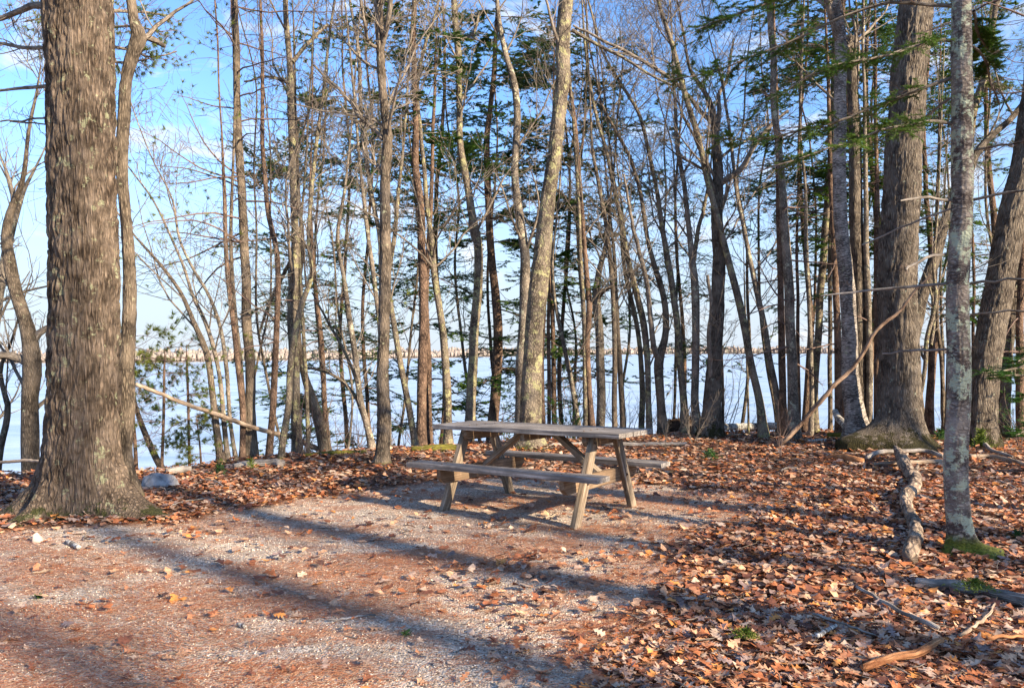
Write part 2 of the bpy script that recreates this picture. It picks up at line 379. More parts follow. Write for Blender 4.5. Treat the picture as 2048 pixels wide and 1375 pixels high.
th = h * (.24 + .36 * rng.random(NT) ** 1.3) * (.8 + .4 * vnoise(px * .03, px * 0, seed=4)); tw = th * rng.uniform(.14, .42, NT)
con = rng.random(NT) < .16
th = np.where(con, th * 1.12, th); tw = np.where(con, tw * .6, tw)
u = np.linspace(0, 2 * np.pi, 4, endpoint=False)
ringr = np.array([.8, .85]); ringz = np.array([.3, .72])
vv = []
for k in range(2):
    rr = (tw / 1.)[:, None] * ringr[k] * rng.uniform(.6, 1.25, (NT, 4)) * np.where(con[:, None], [1.2, .45][k], 1)
    vv.append(np.stack([(px - CX)[:, None] / F * d2[:, None] + rr * np.cos(u), d2[:, None] + rr * np.sin(u), (zb + th * ringz[k])[:, None] + rng.uniform(-.06, .06, (NT, 4)) * th[:, None]], -1))
top = np.stack([(px - CX) / F * d2, d2, zb + th], -1)[:, None]
bot = np.stack([(px - CX) / F * d2, d2, zb - .5], -1)[:, None]
V = np.concatenate(vv + [top, bot], 1)                  # (NT,20,3)
fs = []
for j in range(4):
    j2 = (j + 1) % 4
    fs += [(9, j2, j), (4 + j, 4 + j2, 8), (j, j2, 4 + j2), (j, 4 + j2, 4 + j)]
fs = np.array(fs)
pal = np.array([[.29, .24, .20], [.33, .27, .23], [.26, .215, .185], [.35, .29, .24], [.30, .25, .215]])  # distance haze put into the colours: muted browns, low contrast
colr = pal[rng.integers(0, 5, NT)] * rng.uniform(.8, 1.15, (NT, 1)); colr[con] = np.array([.19, .20, .16]) * rng.uniform(.8, 1.3, (con.sum(), 1))
o = mk('far_wood', V.reshape(-1, 3), (np.arange(NT)[:, None, None] * 10 + fs[None]).reshape(-1, 3), M['farwood'], smooth=False,
       attrs={'col': ('FLOAT_COLOR', np.repeat(np.c_[colr, np.ones(NT)], 10, 0))})
tag(o, 'bare tan and brown woods along the far shore', 'woods', kind='stuff')

# ---------------------------------------------------------------- trees
def norm(a): return a / (np.linalg.norm(a, axis=-1, keepdims=True) + 1e-9)
def grow(P0, D, Ln, R0, n=6, wig=.12, up=.0, taper=.25):
    Nn = len(P0); P = [P0]; d = norm(D)
    for i in range(n - 1):
        d = norm(d + rng.normal(0, wig, (Nn, 3)) + np.array([0, 0, 1.]) * np.asarray(up).reshape(-1, 1))
        P.append(P[-1] + d * (Ln / (n - 1))[:, None])
    P = np.stack(P, 1)
    R = R0[:, None] * np.linspace(1, taper, n)[None]
    return P, R
def children(P, R, per, ang=(30, 60), lf=(.35, .6), rf=.55, t0=.2, n=5, wig=.12, up=0., flat=False, absr=None):
    Nn, n0, _ = P.shape
    idx = np.repeat(np.arange(Nn), per); K = len(idx)
    t = rng.uniform(t0, .97, K) * (n0 - 1); i = np.minimum(t.astype(int), n0 - 2); f = (t - i)[:, None]
    P0 = P[idx, i] * (1 - f) + P[idx, i + 1] * f
    T = norm(P[idx, i + 1] - P[idx, i])
    r0 = (R[idx, i] * (1 - f[:, 0]) + R[idx, i + 1] * f[:, 0]) * rf
    ln = np.linalg.norm(np.diff(P, axis=1), axis=2).sum(1)[idx] * rng.uniform(lf[0], lf[1], K) * (1.15 - .6 * t / (n0 - 1))
    if flat:
        side = norm(np.cross(T, np.array([0, 0, 1.]))) * rng.choice([-1, 1], K)[:, None] + rng.normal(0, .12, (K, 3))
    else:
        side = norm(np.cross(T, rng.normal(0, 1, (K, 3))))
    a = np.radians(rng.uniform(ang[0], ang[1], K))[:, None]
    D = T * np.cos(a) + norm(side) * np.sin(a)
    if absr: r0 = np.minimum(r0, absr)
    return grow(P0, D, ln, np.maximum(r0, .0016), n, wig, up)
def needle_sprays(P, per=10, ln=.03, wd=.007, fan=55, tuft=False):
    if ln == .045: per, wd = int(per * 2.2), .021
    if ln == .046: per, ln, wd = int(per * 2.3), .054, .022
    """triangular needles along (or tufted at the end of) every twig"""
    Nn, n0, _ = P.shape
    idx = np.repeat(np.arange(Nn), per); K = len(idx)
    t = (rng.uniform(.8, .999, K) if tuft else rng.uniform(.08, .999, K)) * (n0 - 1); i = np.minimum(t.astype(int), n0 - 2); f = (t - i)[:, None]
    P0 = P[idx, i] * (1 - f) + P[idx, i + 1] * f; T = norm(P[idx, i + 1] - P[idx, i])
    if tuft: side = norm(np.cross(T, rng.normal(0, 1, (K, 3))))
    else: side = norm(np.cross(T, np.array([0, 0, 1.])) * rng.choice([-1, 1], K)[:, None] + rng.normal(0, .3, (K, 3)))
    a = np.radians(rng.uniform(fan * .5, fan * 1.15, K))[:, None]
    D = norm(T * np.cos(a) + side * np.sin(a))
    Wd = norm(np.cross(D, rng.normal(0, 1, (K, 3)) + (0 if tuft else np.array([0, 0, 3.])))) 
    l = ln * rng.uniform(.7, 1.3, (K, 1))
    V = np.stack([P0 - Wd * wd * .5, P0 + Wd * wd * .5, P0 + D * l], 1)
    return V.reshape(-1, 3), np.arange(K * 3).reshape(-1, 3)

def trunk_mesh(P, R, k, flare=0., rough=0., lobes=None, base_z=0., disp=0., dens=1.):
    """P (n,3) R (n,) -> verts,quads,bark,height for one trunk with root flare and surface relief"""
    n = len(P)
    T, U, V = frames(P[None]); U, V = U[0], V[0]
    # keep the frame horizontal-ish and untwisted
    a = np.arange(k) * 2 * np.pi / k
    s = np.r_[0, np.cumsum(np.linalg.norm(np.diff(P, axis=0), axis=1))]
    A, Sg = np.meshgrid(a, s); Rg = R[:, None] * np.ones((1, k)); H = (P[:, 2] - base_z)[:, None] * np.ones((1, k))
    seed = int(rng.integers(0, 1000))
    cx_, sy_ = np.cos(A) * R.max(), np.sin(A) * R.max()
    Rg = Rg * (1 + .16 * (fbm(cx_ * 5, sy_ * 5, Sg * 1.6, oct=2, seed=seed) - .5))
    if flare:
        hh = np.maximum(H, 0)
        Rg = Rg * (1 + flare * np.exp(-hh / (R[0] * 1.6)) * (.7 + .6 * np.cos(A * 3 + seed) ** 2))
    for (an, amt, fall, pw) in (lobes or []):
        Rg = Rg + amt * np.exp(-np.maximum(H, 0) / fall) * np.maximum(np.cos((A - an) / 1.), 0) ** pw
    Rb = Rg.copy()
    if disp:
        q = (Rg / R.max())
        w = .35 * fbm(cx_ * 9, sy_ * 9, Sg * 3, oct=2, seed=seed + 9)
        r1 = np.abs(fbm(cx_ * 30 * dens + w * 3, sy_ * 30 * dens + w * 3, Sg * 5.5 * dens, oct=3, seed=seed + 3) - .5) * 2   # long furrows
        r2 = fbm(cx_ * 60 * dens, sy_ * 60 * dens, Sg * 26 * dens, oct=2, seed=seed + 5) - .5
        Rg = Rg + disp * 1.5 * (np.minimum(r1 * 2.6, 1) - .6) + disp * .75 * r2
    Xv = P[:, None, :] + Rg[..., None] * (U[:, None, :] * np.cos(A)[..., None] + V[:, None, :] * np.sin(A)[..., None])
    B = np.stack([np.cos(A) * Rb + seed * .37, np.sin(A) * Rb, Sg + seed], -1)
    j = np.arange(k); j2 = (j + 1) % k; i0 = (np.arange(n - 1) * k)[:, None]
    Q = np.stack([i0 + j, i0 + j2, i0 + k + j2, i0 + k + j], -1).reshape(-1, 4)
    return Xv.reshape(-1, 3), Q, B.reshape(-1, 3), (Xv[..., 2] - base_z).ravel()

def limb_obj(P, R, mat, parent, k=7, n=None):
    P = np.asarray(P, float); R = np.asarray(R, float)
    n = n or max(8, int(np.linalg.norm(np.diff(P, axis=0), axis=1).sum() / .12))
    PR = cat_rom(np.c_[P, R], n)
    p = PR[:, :3].copy(); p[1:-1] += rng.normal(0, .004, (n - 2, 3)) 
    X_, Q, B = tubes(p[None], np.maximum(PR[:, 3], .0015)[None], k)
    mk('limb', X_, Q, mat, parent, attrs={'bk': ('FLOAT_VECTOR', B), 'hg': ('FLOAT', np.full(len(X_), 9.))})
    return p, PR[:, 3]

def build_tree(name, label, P, R, kind, group=None, limbs=(), nauto=8, style='hard', zlo=1.2, zhi=8., ll=(1., 2.2), dens=1., k=None, flare=.35, lobes=None,
               disp=0., step=.1, cat='tree', foliage=None, side=None, bare=True, dn=1., twl=1.):
    P = np.asarray(P, float); R = np.asarray(R, float)
    gzv = float(terrain(P[0, 0], P[0, 1])); base = P[0].copy(); base[2] = gzv
    if P[0, 2] > gzv - .1:                              # carry the trunk down into the ground
        dirn = P[1] - P[0]; dz = max(P[0, 2] - gzv, 0) + .12
        q = P[0] - norm(dirn) * 0; q = P[0].copy(); q[:2] -= dirn[:2] / max(dirn[2], .2) * dz * .4; q[2] = gzv - .12
        P = np.vstack([q, P]); R = np.r_[R[0] * 1.02, R]
    root = empty(name, tuple(float(c) for c in base), label, cat, group)
    Ltot = np.linalg.norm(np.diff(P, axis=0), axis=1).sum(); n = max(10, int(Ltot / (step * 1.3)))
    PR = cat_rom(np.c_[P, R], n); p, r = PR[:, :3], np.maximum(PR[:, 3], .003)
    wg = min(.35 * r.max(), .03)
    p[:, 0] += wg * (vnoise(p[:, 2] * 1.7, p[:, 2] * 0, seed=int(rng.integers(999))) - .5) * 1.2
    k = k or int(np.clip(r.max() * 110, 8, 22))
    X_, Q, B, H = trunk_mesh(p, r, k, flare, 0, lobes, gzv, disp, dn)
    mk('trunk', X_, Q, M[kind], root, attrs={'bk': ('FLOAT_VECTOR', B), 'hg': ('FLOAT', H)})
    LP, LR = [], []
    lm = M['limb'] if kind not in ('pine',) else M['limb']
    for lb in limbs:
        a, b = limb_obj(lb[0], lb[1], M['lichen'] if kind in ('lichen', 'grey') and max(lb[1]) > .02 else lm, root, 8)
        q = cat_rom(np.c_[a, b], 9); LP.append(q[:, :3]); LR.append(q[:, 3])
    if nauto:
        zz = p[:, 2]; cand = np.where((zz > gzv + zlo) & (zz < zhi))[0]
        if len(cand) > 3:
            ix = rng.choice(cand, nauto); P0 = p[ix]
            az = rng.uniform(0, 2 * np.pi, nauto)
            if style == 'hard':
                e = np.radians(rng.uniform(28, 68, nauto)); lns = rng.uniform(ll[0], ll[1], nauto); upv = .06; r0 = np.clip(r[ix] * .38, .006, .03)
            else:
                e = np.radians(rng.uniform(-18, 22, nauto)); lns = rng.uniform(ll[0], ll[1], nauto); upv = -.02; r0 = np.clip(r[ix] * .25, .004, .016)
            D = np.stack([np.cos(az) * np.cos(e), np.sin(az) * np.cos(e) * .8, np.sin(e)], -1)
            a, b = grow(P0, D, lns, r0, 9, .13, upv, .25)
            for i in range(nauto):
                limb_o = tubes(a[i:i+1], b[i:i+1], 5)
                mk('limb', limb_o[0], limb_o[1], lm if style == 'hard' else M['twigdark'], root, attrs={'bk': ('FLOAT_VECTOR', limb_o[2]), 'hg': ('FLOAT', np.full(len(limb_o[0]), 9.))})
            LP += list(a); LR += list(b)
    if LP and dens > 0:
        A = np.stack(LP); Bq = np.stack(LR)
        parts = []
        if style == 'hard':
            c1 = children(A, Bq, max(1, int(7 * dens)), (25, 60), (.35, .65), .5, .12, 6, .14, .07, absr=.009)
            c2 = children(c1[0], c1[1], 3, (25, 55), (.35, .7), .6, .15, 4, .17, .05, absr=.005)
            parts = [tubes(c1[0], c1[1], 3), tubes(c2[0], np.maximum(c2[1] * 1.2, .0030), 3)]
            if dens > 1.45:
                c3 = children(c2[0], c2[1], 2, (25, 55), (.4, .8), .7, .3, 3, .2, .04, absr=.003)
                parts.append(tubes(c3[0], np.maximum(c3[1], .0024), 3))
            ends = c2
        else:
            fl = style in ('hemlock', 'fir')
            c1 = children(A, Bq, max(1, int((15 if fl else 7) * dens)), (35, 70), (.28, .5), .5, .12, 5, .10, -.01, flat=fl, absr=.005)
            c2 = children(c1[0], c1[1], (4 if fl else 2), (30, 60), (.35, .65), .7, .15, 3, .12, 0, flat=fl, absr=.0025)
            keep = rng.random(len(c2[0])) < (.4 if fl and foliage else 1.)
            parts = [tubes(c1[0], c1[1], 3), tubes(c2[0][keep], np.maximum(c2[1][keep], .0016), 3)]
            ends = c2
        if bare:
            X_, Q, B = join(parts)
            tag(mk('twigs', X_, Q, M['twig'] if style == 'hard' else M['twigdark'], root), kind='stuff')
        if foliage:
            mt, per, ln, wd, frac = foliage
            sel = rng.random(len(ends[0])) < frac
            v1, f1 = needle_sprays(ends[0][sel], per, ln, wd, tuft=(mt == 'pineneedle'))
            if mt != 'pineneedle':
                v2, f2 = needle_sprays(c1[0][rng.random(len(c1[0])) < frac], per + 4, ln, wd)
                f1 = np.concatenate([f1, f2 + len(v1)]); v1 = np.concatenate([v1, v2])
            tag(mk('needles', v1, f1, M[mt], root, smooth=False), kind='stuff')
    return root

def T(name, label, pts, kind='rough', Z=None, up=3.0, dz=0., group=None, limbs=(), **kw):
    """trunk traced bottom to top: pts (column, row, width) in the photograph, standing at distance Z; dz leans it away"""
    if Z is None: Z = gz(pts[0][1])
    y0, y1 = pts[0][1], pts[-1][1]
    def zz(py): return Z + dz * (y0 - py) / max(y0 - y1, 1)
    P = [at(a, b, zz(b)) for a, b, w in pts]; R = [w / 2 / F * zz(b) for a, b, w in pts]
    if up > 0:
        d = norm(P[-1] - P[-2]); d = norm(d + np.array([0, 0, .3])); r = R[-1]
        P += [P[-1] + d * up * .5, P[-1] + d * up]; R += [r * .75, r * .3]
    LB = []
    for lb in limbs:
        q = [at(a, b, zz(min(max(b, y1), y0)) + (c if False else 0)) for a, b, c in lb]; rr = [c / 2 / F * Z for a, b, c in lb]
        q = np.array(q); q[:, 1] += np.linspace(0, rng.uniform(-.5, .5), len(q)); LB.append((q, np.array(rr)))
    return build_tree(name, label, P, R, kind, group, LB, **kw)

# --- the great oak
ox = at(162, 1050, 6.75)
zs = np.r_[np.arange(-.12, 4.7, .0125), np.arange(4.8, 9, .25)]
ctl = np.array([[170, 1052, 150], [165, 930, 150], [165, 850, 149], [167, 700, 146], [166, 500, 142], [162, 300, 141], [157, 0, 144]])
cz = np.array([at(a, b, 6.75)[2] for a, b, c in ctl]); cxw = np.array([at(a, b, 6.75)[0] for a, b, c in ctl]); cr_ = ctl[:, 2] / 2 / F * 6.75
o_ = np.argsort(cz)
Px = np.interp(zs, cz[o_], cxw[o_]); Rr = .86 * np.interp(zs, cz[o_], cr_[o_]) * np.interp(zs, [0, 5, 9], [1, 1, .8])
P = np.stack([Px, np.full_like(zs, 6.75), zs], -1)
root = empty('oak_tree', (float(ox[0]), 6.75, 0), 'massive furrowed oak with flared mossy roots, thickest trunk at far left', 'tree')
Xo, Qo, Bo, Ho = trunk_mesh(P, Rr, 250, .10, 0, [(math.radians(a), b, c, d) for a, b, c, d in [(184, .56, .24, 10), (212, .16, .22, 14), (240, .44, .14, 26), (-6, .52, .24, 10), (-38, .12, .2, 16), (80, .3, .2, 6), (265, .10, .14, 20)]], 0., .017, 1.)
mk('trunk', Xo, Qo, M['oak'], root, attrs={'bk': ('FLOAT_VECTOR', Bo), 'hg': ('FLOAT', Ho)})
for lp in ([(100, 95, 9), (60, 97, 8), (20, 90, 7), (-60, 80, 5)], [(95, 172, 8), (50, 176, 7), (0, 182, 5), (-70, 180, 3)], [(100, 10, 16), (60, 12, 13), (20, 30, 11), (-40, 50, 9)],
           [(100, 232, 4), (60, 240, 4), (0, 243, 3)], [(100, 250, 3), (55, 246, 3), (20, 243, 2)]):
    a = np.array([at(u_, v_, 6.75 + .15 * i) for i, (u_, v_, w) in enumerate(lp)]); rr = np.array([w / 2 / F * 6.9 for _, _, w in lp])
    pl, rl = limb_obj(a, rr, M['limb'], root, 8)
    q = cat_rom(np.c_[pl, rl], 9)
    c1 = children(q[None, :, :3], q[None, :, 3], 7, (30, 65), (.25, .5), .5, .15, 6, .16, .03, absr=.007); c2 = children(c1[0], c1[1], 4, (30, 60), (.3, .6), .6, .2, 5, .16, 0, absr=.003)
    X_, Q_, B_ = join([tubes(c1[0], c1[1], 4), tubes(c2[0], np.maximum(c2[1], .0016), 3)])
    tag(mk('twigs', X_, Q_, M['twig'], root), kind='stuff')

T('oak_tree', 'crooked slender trunk with a knob, rising right behind the great oak',
  [(256, 985, 44), (250, 930, 32), (255, 800, 32), (258, 690, 28), (262, 600, 26), (258, 480, 22), (252, 400, 20), (246, 320, 22), (250, 230, 24), (254, 150, 23), (266, 105, 26), (277, 72, 30), (268, 45, 20), (262, 0, 18)],
  'rough', Z=7.4, nauto=2, zlo=3.5, flare=.3, disp=.006, dn=1.3, step=.04, k=40, limbs=[[(280, 72, 16), (292, 66, 12), (294, 62, 9)]], dens=.4)
T('pine_tree', 'pine with yellow-green needle sprays behind the great oak top', [(205, 900, 14), (207, 500, 12), (205, 200, 10), (200, 0, 9)], 'pine', Z=9.6, nauto=0, style='pine',
  limbs=[[(215, 90, 8), (250, 95, 6), (300, 110, 4), (345, 95, 3)], [(210, 20, 8), (260, 10, 6), (320, 5, 3)], [(210, 120, 7), (260, 130, 5), (310, 128, 3)], [(205, 60, 7), (235, 62, 6), (290, 70, 4), (352, 88, 3)], [(205, 10, 7), (150, 30, 5), (60, 50, 3)], [(205, 80, 6), (130, 60, 5), (40, 60, 3)]],
  dens=3.4, foliage=('pineneedle', 30, .065, .0045, 1.))

grp = None
T('leafless_tree', 'forked bare tree on the shore edge left of the great oak',
  [(63, 955, 33), (61, 880, 33), (60, 800, 30), (64, 735, 34), (60, 690, 30), (48, 640, 26), (34, 590, 25), (22, 530, 24), (14, 470, 19), (22, 420, 15), (40, 370, 10), (50, 320, 8)], 'rough', Z=10.0, up=1.2,
  limbs=[[(56, 725, 18), (30, 712, 16), (0, 712, 13), (-40, 700, 10)], [(62, 690, 18), (75, 665, 14), (92, 652, 12), (120, 620, 8)], [(24, 510, 10), (5, 490, 8), (-30, 480, 5)], [(30, 590, 8), (10, 560, 7), (-20, 545, 5)], [(16, 470, 9), (20, 400, 8), (2, 340, 6), (-20, 300, 4)]], nauto=9, dens=1.2, zlo=1.)
T('leafless_tree', 'curved thin bare stem at the left picture edge over the bay', [(-6, 960, 14), (2, 890, 13), (13, 840, 12), (15, 810, 11), (5, 775, 9), (0, 740, 8), (20, 690, 5)], 'rough', Z=10.4, nauto=6, zlo=.8, up=1, dens=1.1)
T('leafless_tree', 'leafless grey snag with crooked limbs above the left shore', [(-30, 900, 26), (-20, 700, 22), (4, 560, 18), (28, 440, 14), (48, 380, 9), (70, 340, 5)], 'grey', Z=12, nauto=8, ll=(.8, 1.8), dens=1.1)

T('leafless_sapling', 'leftmost stem of the bent sapling clump right of the great oak', [(445, 938, 17), (432, 850, 15), (424, 780, 13), (412, 702, 13), (386, 640, 10), (362, 585, 8), (330, 540, 7), (265, 465, 4)], 'rough', Z=gz(932), nauto=9, dens=1.5, zlo=1.2, group='bare saplings on the bank right of the great oak')
T('leafless_sapling', 'orange-lit middle stem of the bent sapling clump', [(458, 937, 12), (449, 850, 10), (440, 760, 9), (425, 690, 9), (408, 640, 8), (385, 590, 7), (372, 545, 6), (340, 470, 5), (300, 390, 4), (262, 340, 3)], 'grey', Z=gz(930), nauto=9, dens=1.5, zlo=1.2, group='bare saplings on the bank right of the great oak')
T('leafless_sapling', 'right stem of the bent sapling clump arching left', [(474, 930, 9), (462, 850, 8), (452, 730, 9), (440, 650, 8), (418, 590, 7), (388, 540, 6), (360, 480, 5), (345, 400, 4), (310, 330, 3)], 'grey', Z=gz(928), nauto=8, dens=1.4, zlo=1.5, group='bare saplings on the bank right of the great oak')
T('leafless_tree', 'straight slim brown stem left of the tall thick-based pine', [(484, 926, 13), (484, 800, 13), (473, 698, 11), (462, 607, 10), (452, 480, 9), (450, 380, 8), (445, 300, 5)], 'pine', Z=gz(926), nauto=8, style='dead', ll=(.6, 1.4), dens=1)
T('leafless_tree', 'thin stem squeezed between two trunks, right of sapling clump', [(493, 920, 8), (488, 825, 9), (478, 700, 9), (470, 620, 9), (462, 480, 8), (466, 350, 6)], 'rough', Z=gz(922), nauto=6, style='dead', ll=(.5, 1.2), dens=1)
T('pine_tree', 'tall straight brown pine between sapling clump and picnic table', [(505, 920, 27), (502, 850, 22), (500, 760, 21), (496, 650, 20), (490, 560, 19), (487, 455, 18), (482, 330, 17), (477, 218, 15), (473, 109, 15), (469, 0, 14)], 'rough', Z=gz(920),
  nauto=26, style='pine', zlo=2.6, zhi=7, ll=(.7, 1.9), dens=1.1, foliage=('pineneedle', 24, .07, .006, .4), disp=.004, step=.06)
T('leafless_tree', 'dark slender tree with wavy trunk right of the tall pine', [(538, 918, 16), (547, 807, 14), (553, 698, 13), (556, 589, 12), (553, 500, 11), (535, 420, 10), (528, 327, 9), (525, 218, 8), (524, 109, 7), (522, 0, 5)], 'pine', Z=gz(918), nauto=16, style='pine', ll=(.5, 1.5), dens=1, foliage=('pineneedle', 26, .07, .006, .5))
T('lichened_tree', 'lichened trunk with V-shaped fork high in the left group', [(594, 912, 24), (594, 844, 20), (590, 735, 20), (587, 644, 21), (586, 553, 20), (589, 480, 16), (586, 400, 14), (585, 291, 15), (583, 182, 14), (577, 91, 12), (572, 0, 11)], 'lichen', Z=gz(911),
  limbs=[[(585, 125, 9), (598, 90, 8), (618, 55, 8), (640, 20, 5)], [(592, 505, 10), (565, 545, 8), (535, 600, 7), (508, 670, 5)], [(585, 170, 8), (550, 160, 5), (500, 175, 4)]], nauto=9, zlo=2, dens=1.4)
T('leafless_tree', 'crossing pale stem leaning right in front of the lichened trunk', [(562, 935, 14), (566, 880, 15), (577, 807, 14), (580, 735, 14), (592, 660, 14), (606, 600, 12), (622, 553, 9), (617, 490, 8), (622, 400, 8), (633, 291, 8), (645, 200, 7), (656, 91, 6), (668, 0, 5)], 'lichen', Z=gz(930), nauto=12, zlo=2, dens=1.5)
T('leafless_sapling', 'yellowish pole-thin stem beside the lichened trunk', [(616, 909, 9), (614, 807, 9), (608, 698, 8), (603, 600, 7), (599, 500, 6), (610, 350, 5)], 'lichen', Z=gz(909), nauto=7, dens=1.2)
T('leafless_tree', 'thick slanting trunk leaning left beyond the fallen branch end', [(652, 905, 24), (640, 850, 22), (625, 800, 20), (608, 750, 15), (599, 700, 13), (596, 600, 11), (605, 500, 9), (600, 400, 7)], 'rough', Z=gz(905), nauto=7, zlo=2, dens=1.2)
T('pine_tree', 'thin dark pine with needle tufts left of the open water gap', [(657, 898, 11), (650, 807, 11), (643, 698, 11), (636, 625, 10), (630, 553, 9), (624, 480, 8), (620, 400, 6), (622, 330, 4)], 'pine', Z=gz(899) + .4, nauto=22, style='pine', zlo=2.2, ll=(.5, 1.2), dens=1.1, foliage=('pineneedle', 36, .07, .006, .7))
T('leafless_tree', 'slim grey tree leaning left over the open water gap', [(748, 912, 16), (735, 850, 14), (722, 800, 13), (711, 716, 12), (697, 633, 12), (687, 560, 9), (676, 480, 8), (690, 380, 6), (700, 280, 4)], 'grey', Z=gz(906), nauto=8, dens=1.5, zlo=1.6,
  limbs=[[(730, 830, 8), (705, 745, 7), (670, 680, 6), (645, 640, 5), (610, 580, 3)], [(735, 855, 8), (700, 780, 7), (650, 745, 6), (600, 735, 4)]])
T('forked_tree', 'stout brown forked tree just left of the picnic table', [(762, 946, 36), (764, 915, 29), (766, 825, 27), (767, 735, 24), (768, 662, 22), (769, 571, 23), (771, 480, 22), (772, 364, 20), (775, 285, 20), (767, 215, 16), (761, 145, 17), (760, 98, 17), (758, 0, 16)], 'rough', Z=gz(938),
  limbs=[[(764, 96, 11), (777, 60, 11), (786, 30, 10), (794, -20, 8)], [(766, 278, 9), (740, 250, 8), (722, 236, 8), (700, 200, 7), (650, 150, 5), (620, 120, 4)], [(755, 95, 8), (742, 94, 6), (738, 70, 6), (734, 30, 5)], [(775, 280, 7), (790, 230, 6), (812, 170, 4)]], nauto=10, zlo=2.6, dens=1.5, disp=.006, step=.035, k=34, dn=1.5, flare=.3)
T('leafless_tree', 'pinkish-lit stem partly hidden behind the stout forked tree', [(778, 905, 13), (777, 840, 11), (764, 720, 9), (755, 620, 9), (748, 553, 10), (738, 480, 9), (720, 330, 6)], 'grey', Z=gz(900), nauto=5, dens=1.2)
T('leafless_tree', 'slim tree arching up left of the stout forked tree', [(770, 720, 9), (762, 560, 9), (760, 473, 9), (745, 400, 9), (731, 309, 9), (721, 218, 8), (716, 91, 7), (700, 0, 5)], 'grey', Z=13.5, nauto=10, zlo=5, dens=1.3)
T('leafless_tree', 'grey stem leaning left against sky, left of reddish pines', [(834, 903, 15), (823, 844, 13), (813, 790, 13), (799, 716, 12), (784, 630, 11), (778, 560, 10), (790, 470, 9), (800, 350, 7), (810, 250, 5)], 'lichen', Z=gz(898), nauto=11, zlo=1.5, dens=1.5)
T('red_pine_tree', 'reddish straight pine, left one of the close pair', [(842, 900, 26), (843, 850, 21), (843, 771, 20), (845, 662, 19), (846, 553, 18), (845, 490, 17), (840, 418, 15), (832, 327, 15), (829, 218, 13), (829, 127, 11), (826, 0, 9)], 'pine', Z=gz(893),
  nauto=24, style='hemlock', zlo=4.3, zhi=7.5, ll=(.6, 1.5), dens=.8, foliage=('hemlock', 12, .045, .015, .6), disp=.004, step=.05)
T('red_pine_tree', 'browner right one of the close pair of reddish pines', [(858, 895, 16), (857, 800, 15), (855, 720, 13), (852, 625, 11), (856, 500, 10), (862, 380, 8)], 'pine', Z=gz(892) + .3, nauto=14, style='dead', zlo=1.5, ll=(.5, 1.3), dens=1)
T('leafless_tree', 'S-bent grey tree behind the left end of the picnic table', [(897, 898, 20), (896, 840, 16), (895, 771, 16), (890, 698, 15), (880, 625, 14), (869, 553, 13), (863, 473, 11), (850, 364, 9), (840, 273, 8), (836, 182, 7), (846, 109, 7), (868, 36, 5)], 'lichen', Z=gz(893), nauto=11, zlo=2, dens=1.5)
T('lichened_tree', 'smooth pale trunk curving up from the left end of the tabletop', [(935, 892, 24), (940, 836, 21), (943, 753, 20), (949, 662, 19), (955, 571, 18), (954, 490, 17), (938, 385, 15), (923, 309, 14), (919, 218, 13), (916, 109, 13), (908, 0, 12)], 'lichen', Z=gz(885),
  limbs=[[(920, 80, 7), (935, 68, 7), (946, 50, 6), (957, 0, 4)]], nauto=7, zlo=3, dens=1.3)
T('leafless_tree', 'wavy brown trunk just left of the great leaning tree', [(1040, 880, 22), (1041, 800, 20), (1042, 735, 20), (1048, 662, 20), (1051, 571, 21), (1047, 500, 19), (1037, 420, 18), (1031, 350, 15), (1034, 236, 15), (1028, 170, 14), (1008, 100, 11), (998, 50, 10), (993, 0, 8)], 'grey', Z=gz(880), nauto=9, zlo=2.5, dens=1.2)
T('leaning_tree', 'thick dark trunk leaning right, directly behind the picnic table', [(1064, 903, 60), (1062, 870, 44), (1060, 820, 41), (1062, 753, 41), (1068, 662, 38), (1079, 571, 38), (1088, 490, 34), (1095, 410, 31), (1104, 330, 28), (1114, 260, 28), (1122, 182, 28), (1127, 91, 29), (1132, 0, 28)], 'lichen', Z=gz(900),
  nauto=5, zlo=5, zhi=9, dens=1.2, disp=.008, step=.03, k=48, dn=1.4, flare=.35, limbs=[[(1143, 60, 8), (1190, 85, 7), (1250, 115, 6), (1310, 150, 5), (1345, 165, 4)]])
T('leafless_tree', 'narrow sunlit stem hidden behind the thick leaning trunk', [(1086, 880, 14), (1084, 800, 12), (1083, 700, 9), (1090, 600, 6)], 'pine', Z=gz(876), nauto=4, style='dead', dens=1, up=1)
T('leafless_sapling', 'very thin dark pole right of the thick leaning trunk', [(1098, 870, 8), (1098, 760, 8), (1097, 625, 7), (1101, 480, 5), (1105, 300, 4)], 'pine', Z=13.6, nauto=10, style='dead', ll=(.4, .9), dens=.8)
T('hemlock_tree', 'brown-stemmed hemlock with green sprays behind the table centre', [(1109, 868, 10), (1108, 790, 10), (1106, 698, 9), (1104, 589, 9), (1102, 500, 7), (1104, 400, 5), (1106, 300, 3)], 'pine', Z=14, nauto=30, style='hemlock', zlo=2.2, zhi=6.4, ll=(.5, 1.4), dens=.8, foliage=('hemlock', 12, .045, .015, .6))
T('leafless_tree', 'lean grey stem slanting left between hemlock and twin stems', [(1158, 868, 12), (1153, 830, 11), (1144, 771, 10), (1129, 698, 9), (1114, 630, 8), (1105, 540, 6), (1115, 420, 4)], 'grey', Z=13.4, nauto=6, dens=1.3)
T('leafless_tree', 'left and thinner of the twin stems right of the leaning tree', [(1171, 866, 10), (1169, 735, 9), (1168, 644, 9), (1163, 553, 9), (1160, 480, 8), (1156, 364, 8), (1148, 255, 7), (1141, 164, 5), (1136, 60, 3)], 'lichen', Z=13.1, nauto=8, dens=1.4, zlo=2)
